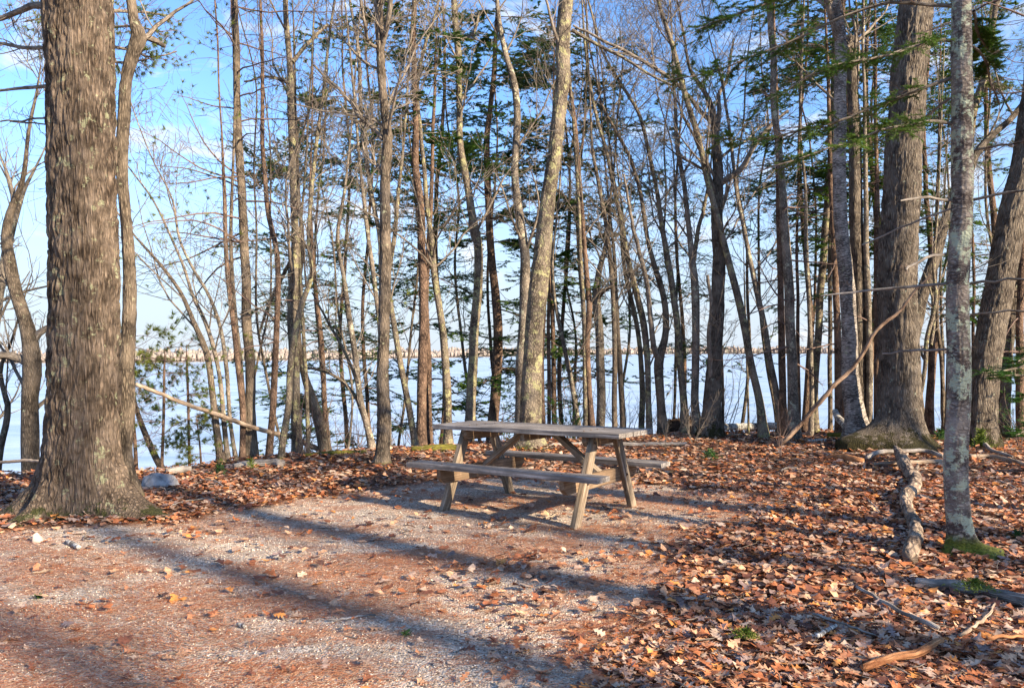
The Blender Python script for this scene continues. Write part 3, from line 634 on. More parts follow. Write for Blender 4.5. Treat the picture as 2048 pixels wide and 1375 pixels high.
T('leafless_tree', 'right and wavier of the twin stems right of the leaning tree', [(1186, 868, 16), (1183, 820, 12), (1177, 740, 12), (1175, 680, 12), (1180, 615, 12), (1174, 550, 10), (1167, 480, 9), (1159, 364, 8), (1150, 255, 7), (1138, 160, 5)], 'pine', Z=13.1, nauto=9, dens=1.4, zlo=2)
T('leafless_tree', 'grey trunk with broken side stub, above right tabletop half', [(1202, 866, 19), (1201, 753, 18), (1197, 662, 17), (1193, 600, 17), (1198, 550, 13), (1211, 500, 10), (1220, 420, 6)], 'grey', Z=13.6, limbs=[[(1195, 596, 12), (1203, 585, 10), (1220, 575, 7)]], nauto=8, zlo=2, dens=1.3)
T('leafless_tree', 'dark straight stem with purple shade, right of the stubbed trunk', [(1229, 866, 11), (1229, 735, 10), (1228, 644, 10), (1223, 553, 10), (1216, 480, 9), (1200, 380, 8), (1185, 300, 6), (1180, 200, 4)], 'rough', Z=13.3, nauto=10, dens=1.5, zlo=2)
T('leafless_tree', 'knotty dark stem above the right part of the tabletop', [(1247, 862, 12), (1240, 753, 11), (1236, 680, 10), (1233, 600, 8), (1225, 480, 6), (1215, 380, 4)], 'rough', Z=13.5, nauto=8, dens=1.2)
T('leaning_tree', 'long slender tree leaning left above the table right corner', [(1299, 862, 14), (1297, 800, 12), (1294, 710, 12), (1286, 640, 13), (1272, 580, 12), (1255, 510, 11), (1242, 440, 9), (1225, 370, 8), (1214, 310, 7), (1197, 245, 7), (1182, 182, 6), (1170, 91, 5), (1163, 0, 3)], 'lichen', Z=13.4, nauto=12, dens=1.6, zlo=2.2)
T('leafless_tree', 'yellow-green lichened thin stem by the right table corner', [(1283, 855, 12), (1284, 770, 11), (1280, 700, 10), (1268, 620, 9), (1250, 540, 8), (1240, 430, 6), (1225, 330, 4)], 'lichen', Z=13.8, nauto=7, dens=1.3)
T('forked_tree', 'Y-shaped dark tree with bare fork right of the table corner', [(1326, 868, 22), (1322, 820, 18), (1319, 760, 18), (1320, 716, 19), (1330, 680, 14), (1333, 640, 13), (1325, 580, 12), (1312, 540, 11), (1298, 490, 9), (1285, 410, 8), (1262, 325, 7), (1228, 255, 6), (1200, 200, 5), (1190, 150, 4)], 'rough', Z=13.4,
  limbs=[[(1318, 722, 12), (1306, 690, 11), (1298, 640, 10), (1290, 575, 9), (1270, 500, 8), (1255, 440, 6), (1240, 360, 4)]], nauto=12, zlo=2, dens=1.6)
T('leaning_tree', 'pale straight pole leaning left, next right of the Y tree', [(1370, 868, 17), (1366, 800, 15), (1361, 735, 14), (1355, 662, 13), (1344, 571, 13), (1332, 500, 11), (1316, 400, 9), (1297, 309, 8), (1275, 225, 7), (1240, 165, 6), (1208, 109, 5), (1184, 29, 4)], 'lichen', Z=13.4, nauto=11, dens=1.5, zlo=2.4)
T('leafless_tree', 'grey straight trunk sunlit on its right, by the dark rootball', [(1394, 868, 21), (1391, 800, 16), (1391, 735, 15), (1391, 625, 16), (1388, 553, 15), (1382, 495, 12), (1368, 370, 9), (1354, 273, 8), (1351, 200, 7), (1345, 100, 4)], 'grey', Z=13.2,
  limbs=[[(1388, 520, 10), (1397, 460, 8), (1409, 418, 7), (1420, 360, 4)]], nauto=11, dens=1.5, zlo=2.5)
T('forked_tree', 'big double trunk with spreading crooked crown right of the table', [(1420, 872, 46), (1422, 845, 36), (1426, 780, 32), (1431, 700, 27), (1436, 625, 26), (1437, 550, 25), (1436, 480, 24), (1434, 400, 22), (1435, 340, 20), (1430, 270, 16), (1424, 225, 13), (1408, 180, 9), (1385, 145, 7), (1365, 60, 4)], 'oak_far', Z=13.0,
  limbs=[[(1426, 245, 10), (1400, 225, 9), (1373, 193, 8), (1340, 164, 8), (1279, 127, 7), (1228, 102, 6), (1144, 62, 4)], [(1434, 268, 10), (1441, 215, 9), (1443, 180, 8), (1462, 150, 7), (1470, 105, 6), (1480, 60, 4)],
         [(1437, 370, 14), (1455, 358, 13), (1482, 338, 12), (1494, 308, 10), (1519, 273, 9), (1560, 235, 5)], [(1424, 800, 12), (1417, 720, 9), (1411, 670, 9), (1413, 620, 7), (1402, 555, 6)]], nauto=12, zlo=3.4, dens=1.7, disp=.006, step=.04, k=36, dn=1.3)
T('leafless_sapling', 'thin bare sapling in the water gap right of the double trunk', [(1446, 866, 7), (1446, 800, 6), (1444, 720, 5), (1438, 640, 3)], 'rough', Z=13.6, nauto=5, zlo=.8, ll=(.3, .8), up=.8)
T('leaning_tree', 'mossy lichened tree leaning far left over the birch log', [(1529, 868, 21), (1524, 840, 19), (1515, 789, 16), (1500, 716, 15), (1482, 625, 15), (1464, 553, 14), (1449, 491, 13), (1431, 418, 12), (1413, 345, 12), (1395, 273, 11), (1373, 200, 11), (1351, 109, 10), (1326, 30, 8)], 'lichen', Z=12.8,
  nauto=13, dens=1.5, zlo=3)
T('leafless_sapling', 'pole-thin lichened stem above the birch log middle', [(1497, 866, 5), (1496, 800, 4), (1494, 727, 4), (1490, 600, 3)], 'lichen', Z=13.4, nauto=4, ll=(.3, .6), zlo=.8, up=1)
T('leaning_tree', 'slender stem leaning left from the reddish pine base', [(1562, 858, 14), (1554, 789, 13), (1540, 720, 12), (1526, 644, 12), (1511, 571, 11), (1494, 490, 9), (1476, 400, 8), (1466, 309, 7), (1457, 236, 6), (1443, 165, 5), (1425, 100, 3)], 'grey', Z=13.0, nauto=10, dens=1.4, zlo=2.5)
T('red_pine_tree', 'reddish pine with orange-lit base right of the birch log', [(1568, 862, 17), (1566, 800, 14), (1565, 735, 14), (1561, 625, 13), (1560, 480, 12), (1556, 350, 10), (1552, 200, 8), (1548, 60, 5)], 'pine', Z=12.9, nauto=26, style='dead', zlo=1.5, ll=(.4, 1.3), dens=1.1)
T('lichened_tree', 'grey lichened straight trunk right of the orange-lit pine', [(1586, 866, 25), (1584, 790, 21), (1583, 698, 20), (1578, 589, 20), (1572, 490, 18), (1566, 364, 15), (1558, 291, 14), (1549, 218, 13), (1545, 109, 12), (1540, 0, 10)], 'grey', Z=12.4, nauto=14, style='dead', ll=(.5, 1.4), dens=1)
T('leafless_sapling', 'dark narrow stem between two larger trunks by the dead leaning limb', [(1599, 860, 8), (1597, 760, 8), (1596, 640, 7), (1594, 480, 6), (1598, 300, 4)], 'pine', Z=13.6, nauto=12, style='dead', ll=(.4, 1), dens=.8)
T('leafless_tree', 'thin greyish stem left of the sunlit curved trunk', [(1622, 860, 11), (1623, 790, 9), (1622, 720, 9), (1618, 625, 8), (1612, 480, 8), (1611, 364, 6), (1602, 291, 5), (1603, 145, 5), (1607, 36, 4)], 'grey', Z=12.8, nauto=10, style='hemlock', ll=(.5, 1.3), dens=.7, zlo=3.4, foliage=('hemlock', 10, .045, .015, .6))
T('hemlock_tree', 'yellow-sunlit curved hemlock left of the old birch', [(1630, 862, 15), (1628, 807, 15), (1634, 698, 15), (1641, 589, 15), (1648, 490, 14), (1656, 400, 12), (1660, 300, 10), (1664, 200, 8), (1668, 60, 5)], 'lichen', Z=13.6, nauto=34, style='hemlock', zlo=3.4, zhi=7.5, ll=(.6, 1.8), dens=.9, foliage=('hemlock', 12, .045, .015, .6))
T('leafless_tree', 'small dull stem just left of the old birch foot', [(1661, 862, 9), (1660, 760, 9), (1660, 600, 8), (1660, 480, 7), (1664, 350, 5)], 'rough', Z=13.8, nauto=12, style='dead', ll=(.4, 1), dens=.9)
T('red_pine_tree', 'dark reddish trunk touching the old birch on its left', [(1677, 866, 16), (1675, 760, 15), (1674, 640, 14), (1671, 553, 13), (1668, 480, 12), (1662, 340, 9)], 'pine', Z=12.9, nauto=14, style='dead', ll=(.4, 1.2), dens=.9)
T('birch_tree', 'old birch with peeling patchy bark left of the mossy-footed oak', [(1716, 868, 46), (1713, 840, 38), (1703, 771, 34), (1700, 662, 31), (1693, 560, 29), (1684, 480, 27), (1681, 364, 25), (1681, 255, 24), (1682, 164, 23), (1681, 73, 22), (1670, 0, 20)], 'birchtree', Z=11.8,
  limbs=[[(1676, 80, 14), (1656, 36, 13), (1645, 0, 12)]], nauto=5, zlo=5, dens=1.2, step=.05, k=30, disp=.004)
T('broken_tree', 'furrowed trunk with orange snapped top behind the old birch', [(1722, 870, 26), (1720, 760, 24), (1718, 662, 24), (1715, 560, 26), (1713, 455, 26), (1711, 327, 24), (1708, 218, 22), (1703, 109, 20), (1699, 74, 19)], 'oak_far', Z=12.1, up=0, limbs=[[(1703, 90, 12), (1692, 78, 10), (1690, 68, 4)]], nauto=3, zlo=4, dens=1, disp=.006, step=.04, k=32)
T('leafless_tree', 'slender trunk standing close left of the mossy-footed oak', [(1740, 872, 13), (1739, 770, 13), (1738, 662, 12), (1732, 480, 11), (1730, 340, 9), (1728, 200, 7)], 'grey', Z=12.0, nauto=8, style='dead', ll=(.4, 1.2), dens=1)
T('red_pine_tree', 'dark reddish stem half hidden left of the mossy-footed oak', [(1754, 866, 13), (1754, 760, 12), (1754, 600, 12), (1754, 480, 11), (1752, 300, 8)], 'pine', Z=12.8, nauto=14, style='dead', ll=(.5, 1.3), dens=1)
T('oak_tree', 'second largest oak, ridged trunk with dark mossy flared foot', [(1792, 905, 96), (1794, 880, 88), (1797, 850, 82), (1797, 800, 78), (1797, 700, 74), (1796, 571, 72), (1797, 480, 70), (1803, 364, 68), (1809, 273, 67), (1816, 182, 65), (1826, 91, 64), (1833, 0, 62)], 'oak_far', Z=11.1,
  nauto=3, zlo=5.5, zhi=9, dens=1, disp=.016, step=.028, k=110, dn=1., flare=.10, lobes=[(math.radians(a), b, .16, 10) for a, b in ((195, .5), (225, .25), (262, .3), (300, .25), (345, .30), (90, .3))])
T('leaning_tree', 'furrowed trunk leaning right, crossing behind second largest oak', [(1800, 780, 26), (1820, 690, 25), (1834, 633, 24), (1852, 571, 23), (1868, 515, 22), (1880, 473, 21), (1896, 418, 18), (1930, 345, 16), (1968, 288, 14), (2024, 236, 12)], 'oak_far', Z=12.6, nauto=3, zlo=3, dens=.8, up=1.5, disp=.006, step=.05, k=24)
T('leafless_tree', 'twisting multi-branched shrubby tree right of second largest oak', [(1838, 880, 13), (1838, 800, 12), (1846, 765, 9), (1852, 720, 9), (1853, 684, 9), (1866, 630, 9), (1872, 600, 8), (1868, 550, 7), (1872, 480, 5)], 'lichen', Z=11.6,
  limbs=[[(1862, 690, 6), (1880, 660, 6), (1890, 600, 5), (1884, 540, 4)], [(1850, 720, 6), (1836, 680, 5), (1830, 650, 3)]], nauto=6, dens=1.4)
T('red_pine_tree', 'short-looking reddish pine between second oak and spotted fir', [(1862, 868, 15), (1862, 800, 14), (1863, 735, 13), (1866, 640, 11), (1870, 520, 9), (1874, 400, 6)], 'pine', Z=13.2, nauto=22, style='hemlock', zlo=3, ll=(.5, 1.3), dens=.7, foliage=('hemlock', 12, .045, .015, .5))
T('leafless_tree', 'dead thin stem peeking out left of the spotted fir', [(1887, 872, 9), (1886, 789, 9), (1880, 690, 8), (1874, 640, 7), (1880, 560, 5)], 'rough', Z=13.6, nauto=8, style='dead', dens=1)
T('leaning_tree', 'broad ridged trunk leaning right at the right edge', [(1962, 884, 62), (1963, 850, 54), (1965, 800, 53), (1969, 740, 53), (1982, 655, 53), (1999, 571, 53), (2012, 490, 52), (2022, 440, 50), (2040, 364, 47), (2056, 280, 45), (2080, 120, 42)], 'oak_far', Z=11.6,
  nauto=3, zlo=4, dens=1, disp=.012, step=.03, k=80, dn=1.)
T('leafless_tree', 'grey trunk shaded behind the broad right-edge leaning tree', [(2004, 880, 28), (2006, 820, 26), (2012, 735, 25), (2016, 640, 23), (2030, 520, 20), (2052, 380, 16)], 'oak_far', Z=12.6, nauto=6, style='dead', zlo=2, dens=1, disp=.006, step=.05, k=24)
T('leafless_tree', 'pale bare tree rising high right of the spotted fir', [(1905, 600, 16), (1918, 440, 17), (1936, 340, 17), (1950, 218, 15), (1961, 182, 14), (1978, 109, 13), (1987, 36, 11)], 'lichen', Z=12.8, nauto=7, zlo=6, dens=1.3)
T('red_pine_tree', 'dark pine stem at the right picture edge', [(2042, 880, 17), (2040, 760, 16), (2040, 640, 14), (2044, 480, 12)], 'pine', Z=12.4, nauto=22, style='hemlock', zlo=1, ll=(.5, 1.6), dens=.9, foliage=('firneedle', 8, .028, .007, .5))
# --- small conifers in front of the bay, right of the great oak
T('pine_sapling', 'small bent pine with green tufts close right of the great oak', [(330, 946, 15), (320, 930, 14), (308, 906, 13), (284, 848, 11), (268, 797, 8), (262, 750, 6), (268, 705, 4)], 'rough', Z=9.7, up=.2, nauto=16, style='pine', zlo=.9, zhi=3, ll=(.3, .75), dens=1.2, foliage=('pineneedle', 44, .07, .005, 1.))
T('leafless_sapling', 'thin leafless conifer pole with fine side twigs, right of oak', [(323, 940, 7), (326, 870, 6), (328, 804, 6), (329, 750, 5), (330, 712, 3)], 'pine', Z=9.5, up=.1, nauto=20, style='dead', zlo=.4, zhi=3, ll=(.3, .8), dens=.9)
T('pine_sapling', 'tall spindly young pine alone before the bay', [(379, 940, 6), (377, 870, 5), (376, 804, 5), (373, 708, 3)], 'pine', Z=9.7, up=.1, nauto=22, style='pine', zlo=.1, zhi=1.6, ll=(.25, .6), dens=.9, foliage=('pineneedle', 34, .06, .0045, .6))
T('pine_sapling', 'short young pine with dark tufts beside the spindly pine', [(402, 938, 5), (400, 900, 4), (397, 870, 3), (393, 840, 2)], 'pine', Z=9.8, up=.05, nauto=14, style='pine', zlo=.05, zhi=1.6, ll=(.2, .45), dens=.9, foliage=('pineneedle', 40, .06, .005, 1.))
T('leafless_sapling', 'reddish dead pole against the great oak right flank', [(273, 940, 8), (270, 880, 7), (267, 841, 6), (266, 790, 4)], 'pine', Z=9.6, up=.2, nauto=9, style='dead', zlo=.4, ll=(.2, .5))
# --- hemlocks on the bank
HM = [('tall hemlock with dense dark sprays behind the central trunks', 985, 14.5, 6, 6.3, .14, .9, 1.5), ('hemlock with green sprays in the gap left of centre', 880, 15.5, 5, 5.6, .10, .8, 1.2),
      ('hemlock crown showing low between reddish pines and tabletop', 985, 16.5, 5, 3.6, .06, .5, .8), ('ragged hemlock high left above the wavy dark tree', 690, 16.0, 4, 5.2, .07, .4, .9),
      ('hemlock thick with foliage behind the old birch', 1700, 13.8, 6, 6.6, .13, .7, 1.0), ('yellow-green conifer glowing behind the spotted fir right side', 1985, 15.0, 6, 5.4, .12, .8, 1.0),
      ('hemlock with scattered sprays left of the old birch', 1610, 15.2, 5, 5.0, .09, .7, 1.0), ('sparse hemlock against sky right of the leaning tree', 1165, 16.0, 4, 4.4, .08, .45, .8),
      ('small dark hemlock left of the stout forked tree', 640, 14.6, 5, 3.3, .05, .9, 1.2), ('hemlock with low sprays between stout forked tree and reddish pines', 735, 15.2, 5, 5.4, .06, .5, .9), ('hemlock showing low sprays right of the leaning tree', 1130, 14.8, 5, 3.4, .06, .8, 1.1),
      ('second dense hemlock close left of the second oak', 1745, 14.6, 5, 6.4, .09, .7, 1.1),
      ('dark hemlock filling the sky between oak and spotted fir', 1860, 14.6, 5, 5.0, .10, .6, .9), ('loose hemlock above the Y-shaped tree', 1360, 16.5, 5, 3.6, .07, .4, .8)]
for i, (lb, px_, Zh, r_, zt, rad, fr, dn_) in enumerate(HM):
    x0 = (px_ - CX) / F * Zh; g0 = float(terrain(x0, Zh))
    zt2 = CAMH + zt * 1.0
    P = [np.array([x0 + .1 * math.sin(i + z_), Zh, z_]) for z_ in np.linspace(g0, zt2 + 2, 8)]
    build_tree('hemlock_tree', lb, P, np.linspace(rad * .8, .015, 8), 'pine', 'hemlocks on the bank above the bay', nauto=34, style='hemlock', zlo=2.2 if i != 4 else 3, zhi=zt2 + 1.6, ll=(.7, 1.9), dens=dn_ * .9,
               foliage=('pineneedle' if 'yellow' in lb else 'hemlock', 13 if 'yellow' not in lb else 18, .046 if 'yellow' not in lb else .085, .016 if 'yellow' not in lb else .007, fr))
# --- slim background stems, mostly right of the table and down the bank
BG = [(1480, 15.5, 7, 'rough', 'right of the big double trunk'), (1540, 16, 7, 'rough', 'left of the orange-lit pine'), (1645, 16.5, 7, 'pine', 'right of the sunlit curved hemlock'), (1768, 15, 7, 'pine', 'tight left of the second oak'),
      (1845, 16, 7, 'rough', 'tight right of the second oak'), (1900, 15.5, 7, 'grey', 'close left of the spotted fir'), (1940, 14.5, 7, 'pine', 'close right of the spotted fir'), (2030, 14.5, 8, 'rough', 'beside the right picture edge'),
      (1395, 17, 6, 'rough', 'behind the trunk by the dark rootball'), (1255, 17, 6, 'grey', 'above the right third of the tabletop'), (1135, 16.5, 6, 'rough', 'above the tabletop middle'), (975, 15.5, 7, 'grey', 'above the tabletop left third'),
      (810, 14.5, 6, 'rough', 'between the stout forked tree and reddish pines'), (700, 13.5, 5, 'grey', 'in the open water gap'), (575, 12.8, 6, 'rough', 'left of the lichened forked trunk'), (520, 12.2, 5, 'rough', 'right of the tall brown pine'),
      (1340, 16, 6, 'rough', 'right of the Y-shaped tree'), (1735, 15.2, 6, 'grey', 'between old birch and second oak')]
for i, (px_, Zb, w, kd, wh) in enumerate(BG):
    x0 = (px_ - CX) / F * Zb; g0 = float(terrain(x0, Zb)); r0 = w / 2 / F * Zb
    ln_ = rng.uniform(-.12, .03); zt = 8.2
    P = [np.array([x0 + ln_ * (z_ - g0) + .13 * math.sin(z_ * .9 + i * 2) + .05 * math.sin(z_ * 2.3 + i), Zb, z_]) for z_ in np.linspace(g0, zt, 9)]
    dead = kd == 'pine'
    build_tree('background_tree', 'slim bare background stem down the bank, ' + wh, P, np.linspace(r0 * 1.15, r0 * .3, 9), kd, 'slim bare stems down the bank', nauto=13, style='dead' if dead else 'hard', zlo=2.4, zhi=7.6, ll=(.5, 1.3) if dead else (.8, 1.9), dens=1. if dead else 1.0)

# --- the spotted fir in the right foreground, with its long drooping limbs
FB = [[(1907, 82, 8), (1860, 84, 7), (1827, 98, 7), (1791, 113, 6), (1736, 131, 5), (1689, 138, 4), (1627, 156, 4), (1536, 211, 3), (1480, 240, 2)],
      [(1903, 156, 8), (1852, 173, 7), (1809, 189, 6), (1754, 204, 5), (1711, 222, 5), (1627, 240, 4), (1536, 258, 3), (1460, 250, 2)],
      [(1903, 247, 8), (1845, 247, 7), (1791, 258, 6), (1736, 273, 5), (1681, 295, 4), (1609, 320, 3), (1536, 344, 3), (1450, 375, 2)],
      [(1901, 196, 6), (1863, 229, 5), (1838, 244, 3)], [(1903, 400, 6), (1827, 402, 5), (1765, 415, 3)], [(1900, 418, 4), (1845, 440, 4), (1769, 476, 3)],
      [(1943, 400, 6), (2009, 389, 5), (2070, 387, 4)], [(1943, 91, 5), (1990, 105, 5), (2020, 135, 5), (2060, 175, 4)], [(1943, 302, 5), (1990, 298, 4), (2030, 298, 3)],
      [(1947, 22, 7), (1972, 44, 6), (2009, 62, 6), (2060, 75, 5)], [(1892, 507, 5), (1845, 516, 6), (1800, 535, 5), (1776, 547, 3)],
      [(1892, 567, 6), (1834, 571, 6), (1769, 576, 5), (1681, 584, 3)], [(1940, 567, 6), (1990, 562, 5), (2070, 564, 4)], [(1892, 698, 5), (1856, 700, 5), (1812, 707, 3)],
      [(1940, 629, 4), (2000, 624, 4), (2070, 625, 3)], [(1905, 12, 9), (1860, 4, 8), (1800, -6, 7), (1740, 6, 6), (1690, 20, 5), (1645, 42, 5), (1590, 65, 4), (1536, 84, 4), (1478, 105, 3), (1424, 118, 3), (1340, 128, 2)],
      [(1905, -30, 8), (1800, -20, 7), (1700, -10, 6), (1600, 5, 5), (1520, 28, 4), (1430, 62, 3), (1375, 92, 2)]]
PF = [(1925, 1120, 58), (1921, 1095, 48), (1918, 1057, 45), (1914, 950, 44), (1914, 844, 44), (1915, 662, 43), (1917, 480, 40), (1921, 364, 40), (1923, 273, 39), (1925, 182, 39), (1926, 91, 38), (1926, 0, 36)]
fz = 5.45
fir = T('fir_tree', 'lichen-spotted fir with mossy foot and long drooping limbs, right foreground', PF, 'fir', Z=fz, up=2.5, nauto=0, dens=0, disp=.0028, step=.022, k=84, dn=3., flare=.25,
        lobes=[(math.radians(a), b, .05, 8) for a, b in ((190, .11), (235, .05), (320, .08), (0, .13), (90, .1))])
LP, LR = [], []
for bi, lb in enumerate(FB):
    q = np.array([at(a, b, fz + .02) for a, b, c in lb]); q[:, 1] += np.linspace(0, .35 if bi % 2 else -.25, len(q))
    rr = np.array([c / 2 / F * fz for a, b, c in lb]) * 1.0
    a_, b_ = limb_obj(q, rr, M['deadgrey'] if bi in (4, 5, 10, 11, 13) else M['limb'], fir, 8)
    z_ = cat_rom(np.c_[a_, b_], 12); LP.append(z_[:, :3]); LR.append(z_[:, 3])
A = np.stack(LP); Bq = np.stack(LR)
big = np.array([0, 1, 2, 7, 8, 9, 15, 16]); 
c1 = children(A[big], Bq[big], 44, (35, 65), (.10, .26), .5, .1, 6, .12, -.02, flat=True, absr=.003)
c2 = children(c1[0], c1[1], 4, (30, 60), (.3, .6), .6, .15, 4, .14, 0, flat=True, absr=.0016)
c0 = children(A, Bq, 5, (35, 65), (.12, .3), .4, .1, 5, .16, 0, absr=.002); c00 = children(c0[0], c0[1], 3, (30, 60), (.3, .6), .6, .15, 4, .16, 0, absr=.0012)
X_, Q_, B_ = join([tubes(c1[0], c1[1], 3), tubes(c2[0], np.maximum(c2[1], .0009), 3), tubes(c0[0], c0[1], 3), tubes(c00[0], np.maximum(c00[1], .0008), 3)])
tag(mk('twigs', X_, Q_, M['twigdark'], fir), kind='stuff')
def green_clusters(P, places):
    """twigs that end inside one of the living sprays: (centre point, half width, half height) in metres"""
    e = P[:, -1]; k = np.zeros(len(e), bool)
    for (a, b, c, d) in places:
        q = at(a, b, fz); k |= (np.abs(e[:, 0] - q[0]) < c * fz / F) & (np.abs(e[:, 2] - q[2]) < d * fz / F)
    return k
KP = [(1450, 65, 110, 75), (1500, 255, 75, 45), (1690, 190, 90, 110), (1815, 130, 55, 80), (1800, 280, 70, 40), (1570, 40, 70, 60), (1990, 60, 70, 70), (1400, 110, 60, 60), (1620, 320, 80, 50)]
s2 = c2[0][green_clusters(c2[0], KP)]; s1 = c1[0][green_clusters(c1[0], KP)]
v1, f1 = needle_sprays(s2, 44, .028, .0055); v2, f2 = needle_sprays(s1, 80, .028, .0055)
tag(mk('needles', np.concatenate([v1, v2]), np.concatenate([f1, f2 + len(v1)]), M['hemlock'], fir, smooth=False), kind='stuff')

# ---------------------------------------------------------------- picnic table
def wood_mat(name, c0, c1, c2, bump=.5):
    m, nt, b = new_mat(name); lk = nt.links
    tc = nd(nt, 'ShaderNodeTexCoord'); oi = nd(nt, 'ShaderNodeObjectInfo')
    ad = nd(nt, 'ShaderNodeVectorMath'); ad.operation = 'ADD'; lk.new(tc.outputs['Object'], ad.inputs[0])
    cm = nd(nt, 'ShaderNodeCombineXYZ'); lk.new(mth(nt, 'MULTIPLY', oi.outputs['Random'], 30.), cm.inputs[0]); lk.new(mth(nt, 'MULTIPLY', oi.outputs['Random'], 9.), cm.inputs[1]); lk.new(cm.outputs[0], ad.inputs[1])
    mp = nd(nt, 'ShaderNodeMapping'); mp.inputs['Scale'].default_value = (1.8, 48, 48); lk.new(ad.outputs[0], mp.inputs['Vector'])
    n = nd(nt, 'ShaderNodeTexNoise', Scale=1.0, Detail=7.0, Roughness=.7, Distortion=.35); lk.new(mp.outputs[0], n.inputs['Vector'])
    col = ramp(nt, n.outputs['Fac'], [(.36, c0), (.5, c1), (.62, c2)])
    n2 = nd(nt, 'ShaderNodeTexNoise', Scale=4.0, Detail=6.0, Roughness=.7); lk.new(ad.outputs[0], n2.inputs['Vector'])
    col = mixc(nt, ramp(nt, n2.outputs['Fac'], [(.42, 0.), (.62, .8)]), col, tuple(c * .5 for c in c1))
    mp3 = nd(nt, 'ShaderNodeMapping'); mp3.inputs['Scale'].default_value = (3, 12, 12); lk.new(ad.outputs[0], mp3.inputs['Vector'])
    vo = nd(nt, 'ShaderNodeTexVoronoi', Scale=1.0); lk.new(mp3.outputs[0], vo.inputs['Vector'])
    col = mixc(nt, ramp(nt, vo.outputs['Distance'], [(.04, .9), (.09, 0.)]), col, (.05, .035, .025))
    lk.new(col, b.inputs['Base Color'])
    bp = nd(nt, 'ShaderNodeBump', Strength=bump, Distance=.004); lk.new(n.outputs['Fac'], bp.inputs['Height']); lk.new(bp.outputs[0], b.inputs['Normal'])
    b.inputs['Roughness'].default_value = .8
    return m
M['top'] = wood_mat('weathered_grey_wood', (.07, .058, .05), (.25, .22, .195), (.44, .40, .365), 1.)
M['frame'] = wood_mat('weathered_brown_wood', (.09, .06, .04), (.25, .19, .13), (.40, .33, .255), .8)
M['beam'] = wood_mat('brown_treated_wood', (.10, .06, .035), (.25, .165, .10), (.36, .26, .17), .6)
M['bolt'] = flat_mat('rusted_steel', (.08, .05, .035), (.2, .13, .09), 30., .5)
TB = empty('picnic_table', (.245, 7.172, float(0)), 'weathered grey wooden picnic table with attached benches on the gravel', 'picnic table')
TB.rotation_euler = (0, 0, 0)
Rt = Matrix.Rotation(-.581, 4, 'Z') @ Matrix(((1, 0, 0, 0), (0, 1, 0, 0), (.010, -.020, 1, 0), (0, 0, 0, 1)))
Rn = np.array(Rt)[:3, :3]
def plank(name, mat, prof, a, b, bev=.004, seg=10, wob=.0015):
    """prof: 2-D outline in (side, up), swept from a to b (table coordinates); local X of the object runs along the wood"""
    a = np.array(a, float); b = np.array(b, float); ex = norm(b - a); L_ = np.linalg.norm(b - a)
    ey = norm(np.cross([0, 0, 1.], ex)) if abs(ex[2]) < .95 else np.array([0, 1., 0]); ez = np.cross(ex, ey)
    import bmesh
    bm = bmesh.new(); prof = np.array(prof, float)
    rows = []
    for i in range(seg + 1):
        t = i / seg; row = []
        for (p, q) in prof: row.append(bm.verts.new((t * L_, p, q)))
        rows.append(row)
    k = len(prof)
    for i in range(seg):
        for j in range(k): bm.faces.new((rows[i][j], rows[i][(j + 1) % k], rows[i + 1][(j + 1) % k], rows[i + 1][j]))
    bm.faces.new(rows[0][::-1]); bm.faces.new(rows[-1])
    bmesh.ops.recalc_face_normals(bm, faces=bm.faces)
    sharp = [e for e in bm.edges if len(e.link_faces) == 2 and e.calc_face_angle(0) > .6]
    bmesh.ops.bevel(bm, geom=sharp, offset=bev, segments=2, affect='EDGES', profile=.6)
    for v in bm.verts:
        n_ = (random.random() - .5) * wob * 2; v.co.y += n_; v.co.z += (random.random() - .5) * wob * 2
    me = bpy.data.meshes.new(name); bm.to_mesh(me); bm.free(); me.materials.append(mat)
    for p in me.polygons: p.use_smooth = False
    o = bpy.data.objects.new(name, me); C.objects.link(o); o.parent = TB
    m = np.eye(4); m[:3, :3] = Rn @ np.stack([ex, ey, ez], 1); m[:3, 3] = Rn @ a
    o.matrix_local = Matrix(m.tolist())
    return o
def rect(w, h): return [(-w / 2, -h / 2), (w / 2, -h / 2), (w / 2, h / 2), (-w / 2, h / 2)]
hl = 1.886 / 2
for i in range(5):                                      # tabletop boards
    v = -.341 + .0682 + i * .1364
    e = random.uniform(-.004, .004)
    plank('tabletop_plank', M['top'], rect(.127, .040), (-hl + e, v, .713 + random.uniform(-.0015, .0015)), (hl + e, v, .713))
for sg in (-1, 1):
    plank('bench_plank', M['top'] if sg < 0 else M['top'], rect(.207, .040), (-hl, sg * (.71 - .1035), .399), (hl, sg * (.71 - .1035), .399))
